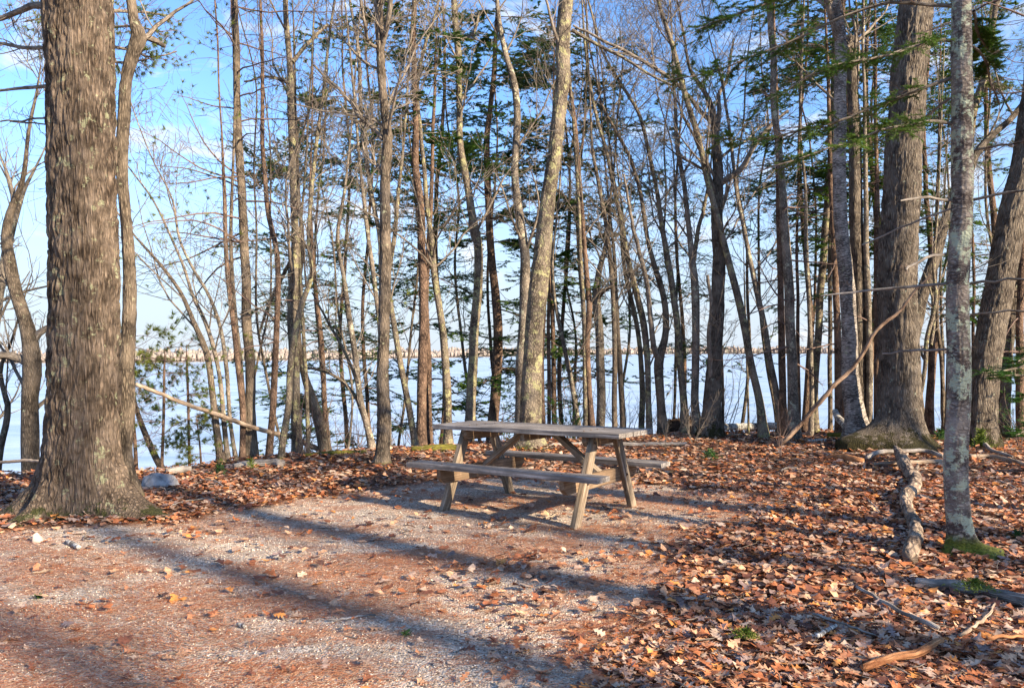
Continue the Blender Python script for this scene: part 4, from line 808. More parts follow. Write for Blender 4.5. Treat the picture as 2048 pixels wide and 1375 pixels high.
for ue in (-.655, .655):
    for sg in (-1, 1):                                  # legs
        plank('leg', M['frame'], rect(.045, .098), (ue, sg * .535, -.03), (ue, sg * .205, .694), .004) if False else None
        a = np.array([ue, sg * .545, -.03]); b = np.array([ue, sg * .20, .690])
        o = plank('leg', M['frame'], rect(.098, .045), a, b)
        # turn the wide face to the beam plane
        ex = norm(b - a); ey = np.array([0, ex[2], -ex[1]]) ; ez = np.cross(ex, ey)
        m = np.eye(4); m[:3, :3] = Rn @ np.stack([ex, ey, ez], 1); m[:3, 3] = Rn @ a; o.matrix_local = Matrix(m.tolist())
    ui = ue - math.copysign(.0465, ue)
    bh = .12; hs = .68
    outl = [(-hs, bh / 2), (-hs, -.012), (-hs + .06, -bh / 2), (hs - .06, -bh / 2), (hs, -.012), (hs, bh / 2)]
    # seat beam: outline in (v, z), extruded along u
    def sheet(name, outl, u0, u1, zc, mat):
        import bmesh
        bm = bmesh.new(); lo = [bm.verts.new((p, q, 0)) for p, q in outl]; hi = [bm.verts.new((p, q, u1 - u0)) for p, q in outl]; k = len(outl)
        bm.faces.new(lo[::-1]); bm.faces.new(hi)
        for j in range(k): bm.faces.new((lo[j], lo[(j + 1) % k], hi[(j + 1) % k], hi[j]))
        bmesh.ops.recalc_face_normals(bm, faces=bm.faces)
        bmesh.ops.bevel(bm, geom=bm.edges[:], offset=.004, segments=2, affect='EDGES')
        me = bpy.data.meshes.new(name); bm.to_mesh(me); bm.free(); me.materials.append(mat)
        o = bpy.data.objects.new(name, me); C.objects.link(o); o.parent = TB
        m = np.eye(4); m[:3, :3] = Rn @ np.array([[0, 0, 1.], [1, 0, 0], [0, 1, 0]]); m[:3, 3] = Rn @ np.array([u0, 0, zc]); o.matrix_local = Matrix(m.tolist())
        return o
    sheet('seat_beam', outl, ui - .022, ui + .022, .318, M['beam'])
    ht = .31; bt = .088
    sheet('top_cleat', [(-ht, bt / 2), (-ht, 0), (-ht + .04, -bt / 2), (ht - .04, -bt / 2), (ht, 0), (ht, bt / 2)], ui - .022, ui + .022, .648, M['beam'])
    plank('diagonal_brace', M['frame'], rect(.085, .042), (ui - math.copysign(.02, ue), 0.06 * 0, .36), (math.copysign(.17, ue), 0, .672))
    for sg in (-1, 1):
        for (v, z) in ((sg * .365, .318), (sg * .235, .635)):
            import bmesh
            bm = bmesh.new(); bmesh.ops.create_cone(bm, cap_ends=True, segments=10, radius1=.011, radius2=.009, depth=.012)
            me = bpy.data.meshes.new('bolt'); bm.to_mesh(me); bm.free(); me.materials.append(M['bolt'])
            o = bpy.data.objects.new('bolt', me); C.objects.link(o); o.parent = TB
            m = np.eye(4); m[:3, :3] = Rn @ np.array([[0, 0, 1.], [1, 0, 0], [0, 1, 0]]); m[:3, 3] = Rn @ np.array([ue + math.copysign(.0285, ue), v, z]); o.matrix_local = Matrix(m.tolist())
for ue in (-.585, .585):
    for v in [-.341 + .0682 + i * .1364 for i in range(5)] + [-.64, -.57, .57, .64]:
        import bmesh
        bm = bmesh.new(); bmesh.ops.create_uvsphere(bm, u_segments=8, v_segments=5, radius=.008)
        for w_ in bm.verts: w_.co.z *= .4
        me = bpy.data.meshes.new('bolt'); bm.to_mesh(me); bm.free(); me.materials.append(M['bolt'])
        o = bpy.data.objects.new('bolt', me); C.objects.link(o); o.parent = TB
        o.location = Vector((Rn @ np.array([ue + random.uniform(-.008, .008), v + random.uniform(-.02, .02), .7345 if abs(v) < .4 else .4205])).tolist())
plank('centre_cleat', M['beam'], rect(.04, .07), (.0, -.29, .657), (.0, .29, .657))

# ---------------------------------------------------------------- logs, fallen limbs, sticks, rocks
def ground_log(name, label, pts, mat, cat='log', k=14, lift=.35, disp=.006, group=None, subs=(), caps=True, z0=None):
    """pts (column, row, width) resting on the ground"""
    P = []; R = []
    for t in pts:
        a, b, w = t[:3]; q = gp(a, b); r = w / 2 / F * q[1]
        if len(t) > 3: q = at(a, b, t[3]); r = w / 2 / F * t[3]
        else: q[2] = float(terrain(q[0], q[1])) + r * lift + (.034 if float(pad_sd(q[0], q[1])) < .1 else .006)
        P.append(q); R.append(r)
    PR = cat_rom(np.c_[P, R], max(14, int(np.linalg.norm(np.diff(P, axis=0), axis=1).sum() / .05)))
    p, r = PR[:, :3], PR[:, 3]
    n_ = len(p); p[1:-1] += rng.normal(0, .0025, (n_ - 2, 3))
    T_, U_, V_ = frames(p[None]); a = np.arange(k) * 2 * np.pi / k
    s_ = np.r_[0, np.cumsum(np.linalg.norm(np.diff(p, axis=0), axis=1))]; A_, S_ = np.meshgrid(a, s_)
    sd_ = int(rng.integers(999)); rr = r[:, None] * (1 + .22 * (fbm(np.cos(A_) * 2, np.sin(A_) * 2, S_ * 5, oct=3, seed=sd_) - .5)) + disp * (fbm(np.cos(A_) * 6, np.sin(A_) * 6, S_ * 14, oct=2, seed=sd_ + 4) - .5)
    rr[0] *= .02; rr[-1] *= .02
    pp = p.copy(); pp[0] = p[1] - (p[1] - p[0]) * .12; pp[-1] = p[-2] + (p[-1] - p[-2]) * .12
    X_ = pp[:, None] + rr[..., None] * (U_[0][:, None] * np.cos(A_)[..., None] + V_[0][:, None] * np.sin(A_)[..., None])
    B_ = np.stack([np.cos(A_) * r.max() + sd_ * .3, np.sin(A_) * r.max(), S_], -1)
    i0 = (np.arange(n_ - 1) * k)[:, None]; j = np.arange(k); j2 = (j + 1) % k
    Q_ = np.stack([i0 + j, i0 + j2, i0 + k + j2, i0 + k + j], -1).reshape(-1, 4)
    H_ = (X_[..., 2] - terrain(p[:, 0], p[:, 1])[:, None]).ravel()
    if subs:
        root = empty(name, tuple(float(c) for c in p[len(p) // 2]), label, cat, group)
        mk('stem', X_.reshape(-1, 3), Q_, mat, root, attrs={'bk': ('FLOAT_VECTOR', B_.reshape(-1, 3)), 'hg': ('FLOAT', H_)})
        for sb in subs:
            q = []; rs = []
            for t in sb:
                w3 = gp(t[0], t[1]); w3[2] += (t[3] if len(t) > 3 else .01); q.append(w3); rs.append(t[2] / 2 / F * w3[1])
            limb_obj(q, rs, mat, root, 6)
        return root
    o = mk(name, X_.reshape(-1, 3), Q_, mat, attrs={'bk': ('FLOAT_VECTOR', B_.reshape(-1, 3)), 'hg': ('FLOAT', H_)})
    return tag(o, label, cat, group)
ground_log('fallen_branch', 'long reddish broken branch slanting down from the great oak to the leaves', [(262, 764, 7, 8.9), (321, 787, 8, 9.1), (376, 809, 8, 9.3), (430, 827, 9, 9.6), (512, 856, 9, 10.2), (548, 866, 9, 10.5), (585, 873, 10, 10.9), (628, 894, 11, 11.2), (668, 909, 11, 11.3)], M['dead'], 'branch', disp=.002)
ground_log('fallen_branch', 'dead reddish limb leaning from the ground up against the second oak', [(1545, 905, 8), (1572, 878, 9, 11.0), (1598, 852, 9, 11.0), (1627, 818, 9, 10.9), (1650, 792, 9, 10.8), (1674, 764, 9, 10.8), (1696, 745, 8, 10.8), (1725, 708, 8, 10.7), (1752, 662, 7, 10.6), (1776, 640, 7, 10.6), (1800, 622, 6, 10.6), (1827, 585, 5, 10.6), (1867, 545, 3, 10.6)], M['deadbr'], 'branch', disp=.002)
ground_log('birch_log', 'long white birch log lying at the crest right of the dark rootball', [(1432, 868, 13), (1500, 868, 15), (1560, 869, 15), (1597, 870, 13)], M['birch'], lift=1.1)
ground_log('birch_log', 'curved white birch stem propped at the old birch foot', [(1668, 818, 11, 12.9), (1676, 834, 14, 12.7), (1690, 850, 16, 12.5), (1705, 864, 16, 12.3), (1738, 869, 14, 12.2)], M['birch'], lift=1)
ground_log('fallen_branch', 'thin bare branch lying below the long birch log', [(1448, 876, 4), (1520, 875, 4), (1580, 877, 3)], M['dead'], 'branch', k=7)
ground_log('birch_stick', 'short white birch piece in leaves below the leaning dead limb', [(1612, 893, 5), (1640, 894, 6), (1655, 895, 6)], M['birch'], 'stick', k=8)
ground_log('mossy_log', 'green mossy log lying before the second largest oak', [(1648, 884, 14), (1690, 886, 16), (1722, 890, 14)], M['mosslog'])
ground_log('dead_log', 'crooked barkless log running toward the camera left of the spotted fir',
           [(1826, 955, 20), (1832, 972, 22), (1828, 991, 23), (1812, 1013, 25), (1815, 1035, 22), (1828, 1062, 24), (1832, 1090, 26), (1824, 1118, 30), (1820, 1142, 30)], M['logbark'], k=22, lift=.35, disp=.022,
           subs=[[(1828, 972, 22, .06), (1816, 960, 26, .11), (1806, 948, 26, .15), (1799, 938, 20, .19), (1790, 930, 5, .23)], [(1829, 968, 16, .07), (1833, 958, 9, .11), (1835, 952, 3, .14)], [(1826, 966, 9, .06), (1812, 972, 8, .05), (1795, 971, 5, .03)], [(1832, 1000, 6, .04), (1845, 990, 5, .05)]])
ground_log('dead_log', 'grey-brown half-buried log at the right edge with grass tuft', [(1812, 1184, 13), (1855, 1186, 18), (1918, 1188, 24), (1972, 1200, 24), (2048, 1222, 26), (2110, 1240, 26)], M['deadgrey'], k=16, lift=.3, disp=.010)
ground_log('fallen_stick', 'straight grey stick angled on leaves at bottom right', [(1704, 1196, 6), (1761, 1231, 8), (1812, 1259, 9), (1874, 1288, 10), (1893, 1298, 7)], M['deadgrey'], 'stick', k=8, lift=1.2, subs=[[(1838, 1272, 6), (1848, 1284, 6), (1856, 1292, 4)], [(1878, 1288, 4), (1884, 1272, 3, .03), (1888, 1262, 2, .05)]])
ground_log('fallen_stick', 'thin dark stick left of the straight grey stick', [(1614, 1248, 4), (1680, 1274, 5), (1725, 1292, 4), (1768, 1306, 3)], M['deadgrey'], 'stick', k=6, lift=1)
ground_log('fallen_stick', 'pale short stick with black patches among bottom right leaves', [(1630, 1304, 8), (1652, 1292, 9), (1676, 1280, 7)], M['birch'], 'stick', k=8, lift=1)
ground_log('fallen_branch', 'orange-brown rotten branch at the bottom right corner', [(1715, 1386, 14), (1772, 1356, 16), (1845, 1337, 16), (1875, 1318, 13), (1893, 1306, 9)], M['redlog'], 'branch', k=10, lift=.9)
ground_log('fallen_branch', 'upward-curving pinkish branch right of the straight grey stick', [(1914, 1312, 8), (1947, 1283, 7), (1976, 1255, 6), (1988, 1225, 4), (1994, 1205, 3)], M['dead'], 'branch', k=7, lift=1.3)
ground_log('fallen_branch', 'reddish branch crossing the lower right picture edge', [(1965, 1312, 7), (2005, 1305, 8), (2048, 1300, 8), (2100, 1296, 8)], M['redlog'], 'branch', k=7, lift=1)
ground_log('fallen_stick', 'small white birch stick on gravel before the great oak', [(130, 1090, 7), (146, 1095, 9), (160, 1102, 8)], M['birch'], 'stick', k=8, lift=1)
ground_log('fallen_stick', 'short birch stick on gravel at lower left', [(472, 1252, 6), (482, 1254, 8), (492, 1258, 7)], M['birch'], 'stick', k=8, lift=1)
ground_log('fallen_stick', 'flat brown stick on gravel below the great oak', [(62, 1150, 4), (85, 1146, 5), (110, 1144, 4)], M['dead'], 'stick', k=6, lift=1)
ground_log('fallen_stick', 'curved grey twig lying mid-foreground on the gravel', [(648, 1246, 4), (690, 1240, 5), (720, 1234, 4), (760, 1232, 3)], M['deadgrey'], 'stick', k=6, lift=1)
ground_log('fallen_stick', 'thin bent twig on gravel under the picnic table', [(1085, 1040, 3), (1104, 1034, 3), (1119, 1024, 2)], M['dead'], 'stick', k=6, lift=1)
ground_log('fallen_stick', 'dark thin twig in the shadow band right of the table leg', [(1024, 1116, 3), (1060, 1124, 4), (1092, 1124, 3)], M['deadgrey'], 'stick', k=6, lift=1)
ground_log('dead_log', 'hollow grey log end lying behind the grey boulder', [(330, 957, 12), (365, 952, 15), (388, 951, 15)], M['deadgrey'], lift=.6)
ground_log('dead_log', 'silver-grey log with dark broken end among leaves left of table', [(458, 951, 11), (500, 946, 15), (545, 945, 16), (570, 949, 15)], M['deadgrey'], lift=.6)
ground_log('mossy_log', 'low mossy ridge log left of the stout forked tree', [(600, 925, 5), (660, 921, 8), (715, 917, 8), (742, 915, 5)], M['mosslog'], lift=.2)
ground_log('mossy_log', 'yellow-green mossy log just left behind the picnic table', [(815, 912, 10), (850, 911, 14), (900, 909, 15), (935, 908, 10)], M['mosslog'], lift=.3)
ground_log('dead_log', 'dark narrow log lying behind the far bench', [(1090, 899, 6), (1200, 895, 8), (1290, 896, 9), (1380, 897, 6)], M['deadgrey'], lift=.5)
ground_log('dead_log', 'orange split log with dark underside left of the upright broken limb', [(1650, 924, 6), (1690, 928, 14), (1716, 932, 14), (1736, 933, 8)], M['redlog'], lift=.5)
ground_log('fallen_branch', 'bent grey limb joining the split log to the broken limb', [(1732, 932, 9), (1760, 924, 9), (1800, 922, 8), (1850, 922, 9), (1890, 932, 8)], M['deadgrey'], 'branch', k=9, lift=1.4)
ground_log('fallen_branch', 'pale debarked limb among leaves left of the spotted fir', [(1740, 940, 6), (1800, 938, 9), (1850, 937, 9), (1895, 934, 7)], M['dead'], 'branch', k=9, lift=.6)
ground_log('fallen_branch', 'long brown limb lying right of the spotted fir', [(1936, 930, 9), (1980, 926, 8), (2010, 931, 8), (2060, 946, 7)], M['dead'], 'branch', k=9, lift=1)
ground_log('fallen_branch', 'bleached grey branch near the bright pine seedling', [(1966, 896, 8), (1972, 908, 9), (1990, 918, 7), (2030, 926, 5)], M['deadgrey'], 'branch', k=9, lift=1.2)
ground_log('fallen_branch', 'pale branch sticking out over the bay left of the great oak', [(-20, 924, 5, 8.8), (20, 923, 6, 8.6), (50, 920, 6, 8.5), (88, 923, 5, 8.3)], M['dead'], 'branch', k=8)
for (a, b, c, d, wh) in [(1470, 1010, 1520, 1018, 'right of the pad edge behind the table'), (1735, 1012, 1760, 1040, 'left of the crooked dead log'), (1990, 968, 2040, 990, 'right of the spotted fir'), (1560, 950, 1600, 946, 'below the leaning dead limb foot'), (340, 1030, 420, 1010, 'right of the great oak root'), (395, 975, 450, 985, 'below the green seedling')]:
    ground_log('fallen_twig', 'small loose twig on oak leaves ' + wh, [(a, b, 3), ((a + c) / 2, (b + d) / 2 - 3, 3), (c, d, 2)], M['deadgrey'], 'twig', k=5, lift=1.5, group='small twigs among the leaves')

def rock(name, label, px_, py_, w, h, d=None, mat=None, cat='rock', seed=0):
    import bmesh
    q = gp(px_, py_); rx = w / 2 / F * q[1]; rz = h / F * q[1] * .75; rg = np.random.default_rng(seed)
    gz0 = float(terrain(q[0], q[1]))
    P_ = norm(rg.normal(0, 1, (17, 3))) * rg.uniform(.8, 1.15, (17, 1)) * np.array([rx, rx * .7, rz]) + np.array([q[0], q[1] + .5 * rx, gz0 + rz * .2])
    bm = bmesh.new(); vs = [bm.verts.new(tuple(c)) for c in P_]; g = bmesh.ops.convex_hull(bm, input=vs)
    bmesh.ops.delete(bm, geom=[v for v in bm.verts if not v.link_faces], context='VERTS')
    bmesh.ops.bevel(bm, geom=bm.edges[:], offset=rx * .05, segments=1, affect='EDGES')
    bmesh.ops.triangulate(bm, faces=bm.faces[:]); bmesh.ops.subdivide_edges(bm, edges=bm.edges[:], cuts=2, use_grid_fill=True)
    bm.normal_update()
    for v in bm.verts: v.co += v.normal * float(rg.normal(0, rx * .012))
    me = bpy.data.meshes.new(name); bm.to_mesh(me); bm.free(); me.materials.append(mat or M['rock'])
    o = bpy.data.objects.new(name, me); C.objects.link(o)
    return tag(o, label, cat)
M['rock'] = flat_mat('grey_granite', (.16, .155, .155), (.42, .40, .38), 14.)
M['quartz'] = flat_mat('pale_stone', (.30, .22, .18), (.52, .42, .36), 20.)
rock('boulder', 'angular grey boulder half buried right of the great oak root', 312, 988, 84, 36, seed=3)
rock('stone', 'pale pink stone at the front foot of the great oak', 74, 1090, 30, 26, mat=M['quartz'], cat='stone', seed=5)
rock('stone', 'small flat whitish stone left of the pink stone', 28, 1083, 17, 8, mat=M['quartz'], cat='stone', seed=6)
rock('stone', 'flat pale stone among leaves at bottom centre right', 1492, 1340, 46, 20, mat=M['quartz'], cat='stone', seed=8)
rock('stone', 'rounded orange-white stone in leaves below the table', 1254, 1285, 18, 14, mat=M['quartz'], cat='stone', seed=9)
rock('stone', 'egg-shaped light stone in the right shadow band', 1418, 1192, 12, 12, mat=M['quartz'], cat='stone', seed=10)
rock('stone', 'whitish pebble stone alone at lower centre gravel', 942, 1268, 20, 13, mat=M['quartz'], cat='stone', seed=11)
rock('stone', 'rounded pale stone on gravel left of the table shadow', 790, 1137, 10, 8, mat=M['quartz'], cat='stone', seed=12)

# upturned dark rootball at the crest
q = gp(1372, 870); q[1] += .3
root = empty('rootball', (float(q[0]), float(q[1]), float(terrain(q[0], q[1]))), 'dark upturned rootball at the crest right of the picnic table', 'rootball')
M['rootdark'] = bark_mat('dark_root_soil', (.012, .008, .006), (.05, .03, .02), (.13, .075, .045), 30, 25, 1., 0)
u = np.linspace(0, 2 * np.pi, 26, endpoint=False); v = np.linspace(-1.5, 1.5, 14); U_, V_ = np.meshgrid(u, v)
x, y, z = np.cos(U_) * np.cos(V_), np.sin(U_) * np.cos(V_), np.sin(V_); f_ = 1 + .9 * (fbm(x * 3, y * 3, z * 3, oct=4, seed=2) - .5)
P_ = np.stack([q[0] + x * .27 * f_, q[1] + y * .2 * f_, float(terrain(q[0], q[1])) + .12 + z * .2 * f_], -1).reshape(-1, 3)
i0 = (np.arange(13) * 26)[:, None]; j = np.arange(26); j2 = (j + 1) % 26
mk('root_mass', P_, np.stack([i0 + j, i0 + j2, i0 + 26 + j2, i0 + 26 + j], -1).reshape(-1, 4), M['rootdark'], root, smooth=False, attrs={'bk': ('FLOAT_VECTOR', P_), 'hg': ('FLOAT', np.full(len(P_), 9.))})
c0 = np.array([q[0], q[1], float(terrain(q[0], q[1])) + .12])
az = rng.uniform(0, 6.28, 26); ev = rng.uniform(-.2, 1.3, 26)
a, b = grow(np.repeat(c0[None], 26, 0), np.stack([np.cos(az) * np.cos(ev), np.sin(az) * np.cos(ev), np.sin(ev)], -1), rng.uniform(.28, .5, 26), rng.uniform(.012, .03, 26), 7, .25)
for i in range(26):
    X_, Q_, B_ = tubes(a[i:i+1], b[i:i+1], 5); mk('root', X_, Q_, M['rootdark'], root, attrs={'bk': ('FLOAT_VECTOR', B_), 'hg': ('FLOAT', np.full(len(X_), 9.))})

# ---------------------------------------------------------------- small plants
def shrub(label, px_, py_, h, n=6, spread=.5, mat='twig', name='bare_shrub', cat='shrub', Z=None, thick=.004, foliage=None, group=None, lean=0):
    q = gp(px_, py_) if Z is None else at(px_, py_, Z); q[2] = float(terrain(q[0], q[1])) - .02
    root = empty(name, tuple(float(c) for c in q), label, cat, group)
    az = rng.uniform(0, 6.28, n); t = rng.uniform(.1, spread, n)
    D = np.stack([np.cos(az) * t + lean, np.sin(az) * t, np.ones(n)], -1)
    a, b = grow(np.repeat(q[None], n, 0) + rng.normal(0, .01, (n, 3)), D, h * rng.uniform(.6, 1.1, n), np.full(n, thick), 9, .12, .03, .3)
    c1 = children(a, b, 6, (25, 60), (.25, .5), .6, .2, 6, .15, .04); c2 = children(c1[0], c1[1], 3, (25, 60), (.3, .6), .7, .2, 4, .15, .03)
    X_, Q_, B_ = tubes(a, b, 5); mk('stems', X_, Q_, M[mat], root, attrs={'bk': ('FLOAT_VECTOR', B_)})
    X_, Q_, B_ = join([tubes(c1[0], c1[1], 3), tubes(c2[0], c2[1] * .8, 3)]); tag(mk('twigs', X_, Q_, M[mat], root), kind='stuff')
    if foliage:
        mt, per, ln, wd = foliage
        v1, f1 = needle_sprays(np.concatenate([c2[0][:, ::2][:, :2].repeat(2, 1)[:, :4] if False else c2[0]]), per, ln, wd, tuft=mt in ('grass', 'pineneedle'))
        tag(mk('needles', v1, f1, M[mt], root, smooth=False), kind='stuff')
    return root
shrub('spiky bare shrub on the crest left of the stout forked tree', 715, 925, .75, 4, .5, 'twigdark', lean=-.15)
shrub('tangle of pale bare stems in front of the dark rootball', 1385, 893, .85, 7, .6, 'twig')
shrub('dry pale stems bending right of the picnic table top', 1330, 897, .7, 5, .8, 'twig')
shrub('dark upright thin shrub by the leaning dead limb foot', 1562, 925, .85, 4, .25, 'twigdark')
shrub('single dark whip standing in leaves below the second oak', 1628, 935, .55, 1, .1, 'twigdark')
shrub('bare whip shrub right beside the spotted fir', 1965, 960, .75, 1, .25, 'twigdark', lean=-.3)
shrub('pale stiff shrub against the mossy oak foot', 1795, 918, .4, 5, .6, 'twig')
shrub('low bare shrub before the sapling clump', 600, 930, .4, 4, .7, 'twigdark')
UG = [(590, 'at the fallen reddish branch end'), (668, 'below the dark thin pine'), (716, 'in the open water gap'), (800, 'right of the stout forked tree'), (880, 'between reddish pines and tabletop'), (1130, 'behind the tabletop middle'), (1180, 'behind the twin stems'), (1260, 'behind the tabletop right part'), (1345, 'left of the dark rootball'), (1450, 'behind the birch log left end'), (1510, 'behind the birch log right end'), (1640, 'behind the dead leaning limb'), (1690, 'left of the old birch foot'), (1860, 'between second oak and spotted fir'), (1945, 'right of the spotted fir foot line'), (2025, 'at the right picture edge')]
for i, (px_, wh) in enumerate(UG):
    Zs = float(crest((px_ - CX) / F * 13)) + rng.uniform(.2, 1.6)
    x0 = (px_ - CX) / F * Zs
    shrub('bare twiggy undergrowth on the bank top ' + wh, px_, 860, rng.uniform(.9, 1.9), 8, .8, 'twig' if i % 2 else 'twigdark', Z=Zs, thick=.0085, group='bare undergrowth along the bank top')
def tuft(name, label, px_, py_, w, h, n, mat, cat, Z=None, lift=0, blade=.004, group=None):
    q = gp(px_, py_) if Z is None else at(px_, py_, Z)
    z0 = float(terrain(q[0], q[1])) + lift if Z is None else q[2]
    s_ = q[1] / F; r_ = w / 2 * s_; hh = h * s_
    cx_ = q[0] + rng.normal(0, r_ * .42, n); cy_ = q[1] + rng.normal(0, r_ * .3, n)
    D = norm(np.stack([rng.normal(0, .7, n), rng.normal(0, .7, n), rng.uniform(.5, 1.3, n)], -1))
    P0 = np.stack([cx_, cy_, z0 + rng.uniform(0, .35, n) * hh], -1); Wd = norm(np.cross(D, rng.normal(0, 1, (n, 3))))
    hz = rng.uniform(0, 1, n) ** 1.4; P0[:, 0] = q[0] + (P0[:, 0] - q[0]) * (1.1 - hz); P0[:, 1] = q[1] + (P0[:, 1] - q[1]) * (1.1 - hz); P0[:, 2] = z0 + hz * hh * .8
    l = max(min(hh * .4, .07), .03) * rng.uniform(.5, 1.1, (n, 1)); mid = P0 + D * l * .6; tip = mid + norm(D + np.array([0, 0, -.5])) * l * .5
    V = np.stack([P0 - Wd * blade / 2, P0 + Wd * blade / 2, mid, tip], 1)
    f_ = np.array([[0, 1, 2], [0, 2, 3], [1, 3, 2]])
    fa = (np.arange(n)[:, None, None] * 4 + f_[None]).reshape(-1, 3)
    if name == 'grass_tuft':
        return tag(mk(name, V.reshape(-1, 3), fa, M[mat], smooth=False), label, cat, group, 'stuff')
    root = empty(name, (float(q[0]), float(q[1]), z0), label, cat, group)
    sp = np.stack([np.full(5, q[0]), np.full(5, q[1]), z0 + np.linspace(-.02, hh * .95, 5)], -1) + rng.normal(0, .004, (5, 3))
    X_, Q_, B_ = tubes(sp[None], np.linspace(.004, .0015, 5)[None], 5); mk('stem', X_, Q_, M['twig'], root)
    tag(mk('needles', V.reshape(-1, 3), fa, M[mat], root, smooth=False), kind='stuff')
    return root
tuft('pine_seedling', 'green pine seedling among leaves right of the great oak', 436, 958, 46, 26, 170, 'firneedle', 'seedling', blade=.003)
tuft('pine_seedling', 'yellow-green grassy seedling at the silver log left end', 501, 950, 24, 26, 130, 'grass', 'seedling', blade=.003)
tuft('pine_seedling', 'bright green pine seedling right of the spotted fir', 1962, 905, 46, 48, 1100, 'grass', 'seedling', blade=.002)
tuft('grass_tuft', 'bright green needle tuft on the half-buried right log', 1950, 1204, 95, 22, 520, 'grass', 'grass tuft', lift=.07, blade=.0022)
tuft('grass_tuft', 'lime green needle cluster on leaves at lower right centre', 1490, 1300, 62, 18, 300, 'grass', 'grass tuft', lift=.04, blade=.002)
tuft('grass_tuft', 'small green needles on gravel near the great oak', 76, 1196, 18, 6, 60, 'firneedle', 'grass tuft', blade=.002)
tuft('grass_tuft', 'tiny green needle bunch at lower centre of gravel', 812, 1272, 18, 9, 50, 'firneedle', 'grass tuft', blade=.002)
tuft('pine_seedling', 'olive green seedling in the leaves right of the far bench', 1420, 925, 46, 24, 260, 'firneedle', 'seedling', blade=.003)
tuft('pine_seedling', 'low green ground plants at the right picture edge', 2035, 1085, 40, 22, 260, 'firneedle', 'seedling', blade=.002)
tuft('pine_seedling', 'dark green seedling between second oak and spotted fir', 1880, 885, 50, 30, 500, 'firneedle', 'seedling', blade=.002)
shrub('bushy green hemlock sapling behind the tabletop right of the leaning tree', 1140, 884, 1.0, 7, .6, 'twigdark', 'hemlock_sapling', 'sapling', foliage=('firneedle', 34, .04, .008), thick=.006, Z=13.2)
shrub('small dark fir sapling behind the table centre', 1000, 884, 1.3, 5, .35, 'twigdark', 'hemlock_sapling', 'sapling', Z=13.2, foliage=('firneedle', 26, .04, .008), thick=.006)
shrub('low green fir sapling at the right edge under the leaning trunk', 2040, 900, .8, 7, .8, 'twigdark', 'hemlock_sapling', 'sapling', foliage=('firneedle', 14, .035, .006), thick=.006)

# living fir boughs entering from a tree standing just outside the right edge
xr, yr = 4.9, 6.6
P = [np.array([xr, yr, z_]) for z_ in np.linspace(float(terrain(xr, yr)), 9, 8)]
rt = build_tree('fir_tree', 'fir whose dark green boughs reach in at the right picture edge', P, np.linspace(.11, .02, 8), 'fir', nauto=14, style='fir', zlo=2.6, zhi=8, ll=(.8, 1.6), dens=.7, foliage=('firneedle', 10, .02, .004, .8))
LP = []; LR = []
for lb in ([(2120, 715, 6), (2060, 732, 5), (2000, 740, 4), (1950, 744, 2)], [(2140, 740, 6), (2070, 752, 5), (2010, 752, 4), (1975, 757, 2)], [(2130, 640, 6), (2060, 715, 4), (2020, 722, 2)], [(2130, 780, 5), (2060, 795, 4), (2030, 800, 2)], [(2150, 820, 5), (2070, 855, 4), (2015, 868, 2)]):
    q = np.array([at(a, b, 6.4) for a, b, c in lb]); q[:, 1] += np.linspace(.2, -.1, len(q)); rr = np.array([c / 2 / F * 6.4 for _, _, c in lb])
    a_, b_ = limb_obj(q, rr, M['limb'], rt, 6); z_ = cat_rom(np.c_[a_, b_], 12); LP.append(z_[:, :3]); LR.append(z_[:, 3])
A = np.stack(LP); Bq = np.stack(LR)
c1 = children(A, Bq, 24, (40, 70), (.14, .34), .5, .15, 6, .08, 0, flat=True, absr=.0025); c2 = children(c1[0], c1[1], 5, (35, 60), (.3, .55), .6, .1, 4, .08, 0, flat=True, absr=.0015)
v1, f1 = needle_sprays(c1[0], 90, .022, .0036); v2, f2 = needle_sprays(c2[0], 46, .022, .0036)
tag(mk('needles', np.concatenate([v1, v2]), np.concatenate([f1, f2 + len(v1)]), M['firneedle'], rt, smooth=False), kind='stuff')

# ---------------------------------------------------------------- trees outside the frame whose shade falls across the clearing
OFF = [(13, -5.0, .17, 15), (15.5, -8.5, .36, 16), (7.6, -.6, .15, 11), (9.5, 1.4, .24, 13), (12.5, -3.3, .22, 12), (14, 2.6, .20, 13), (11.5, -7.5, .28, 13), (17, -5.5, .26, 14), (7.2, 3.0, .10, 9), (3.4, -3.6, .18, 11), (19, 0, .24, 14), (10.2, 4.6, .14, 11), (15.5, -10, .3, 14)]
for i, (x0, y0, r0, h0) in enumerate(OFF):
    P = [np.array([x0 + .15 * math.sin(z_ * .6 + i), y0, z_]) for z_ in np.linspace(float(terrain(x0, y0)), h0, 9)]
    cn = i in (3, 5, 7, 8, 11)
    build_tree('shading_tree', 'woodland tree beside the clearing whose shade stripes the gravel', P, np.linspace(r0, .03, 9), 'oak_far' if r0 > .2 else 'rough', 'trees beside the clearing', nauto=16, style='hemlock' if cn else 'hard', zlo=3, zhi=h0, ll=(1.0, 2.4), dens=.6,
               foliage=('hemlock', 8, .06, .02, .8) if cn else None)

# ---------------------------------------------------------------- litter on the ground
def in_view(x, y, pad=.6): return (np.abs(x) < y * .66 + pad) & (y > 2.9)
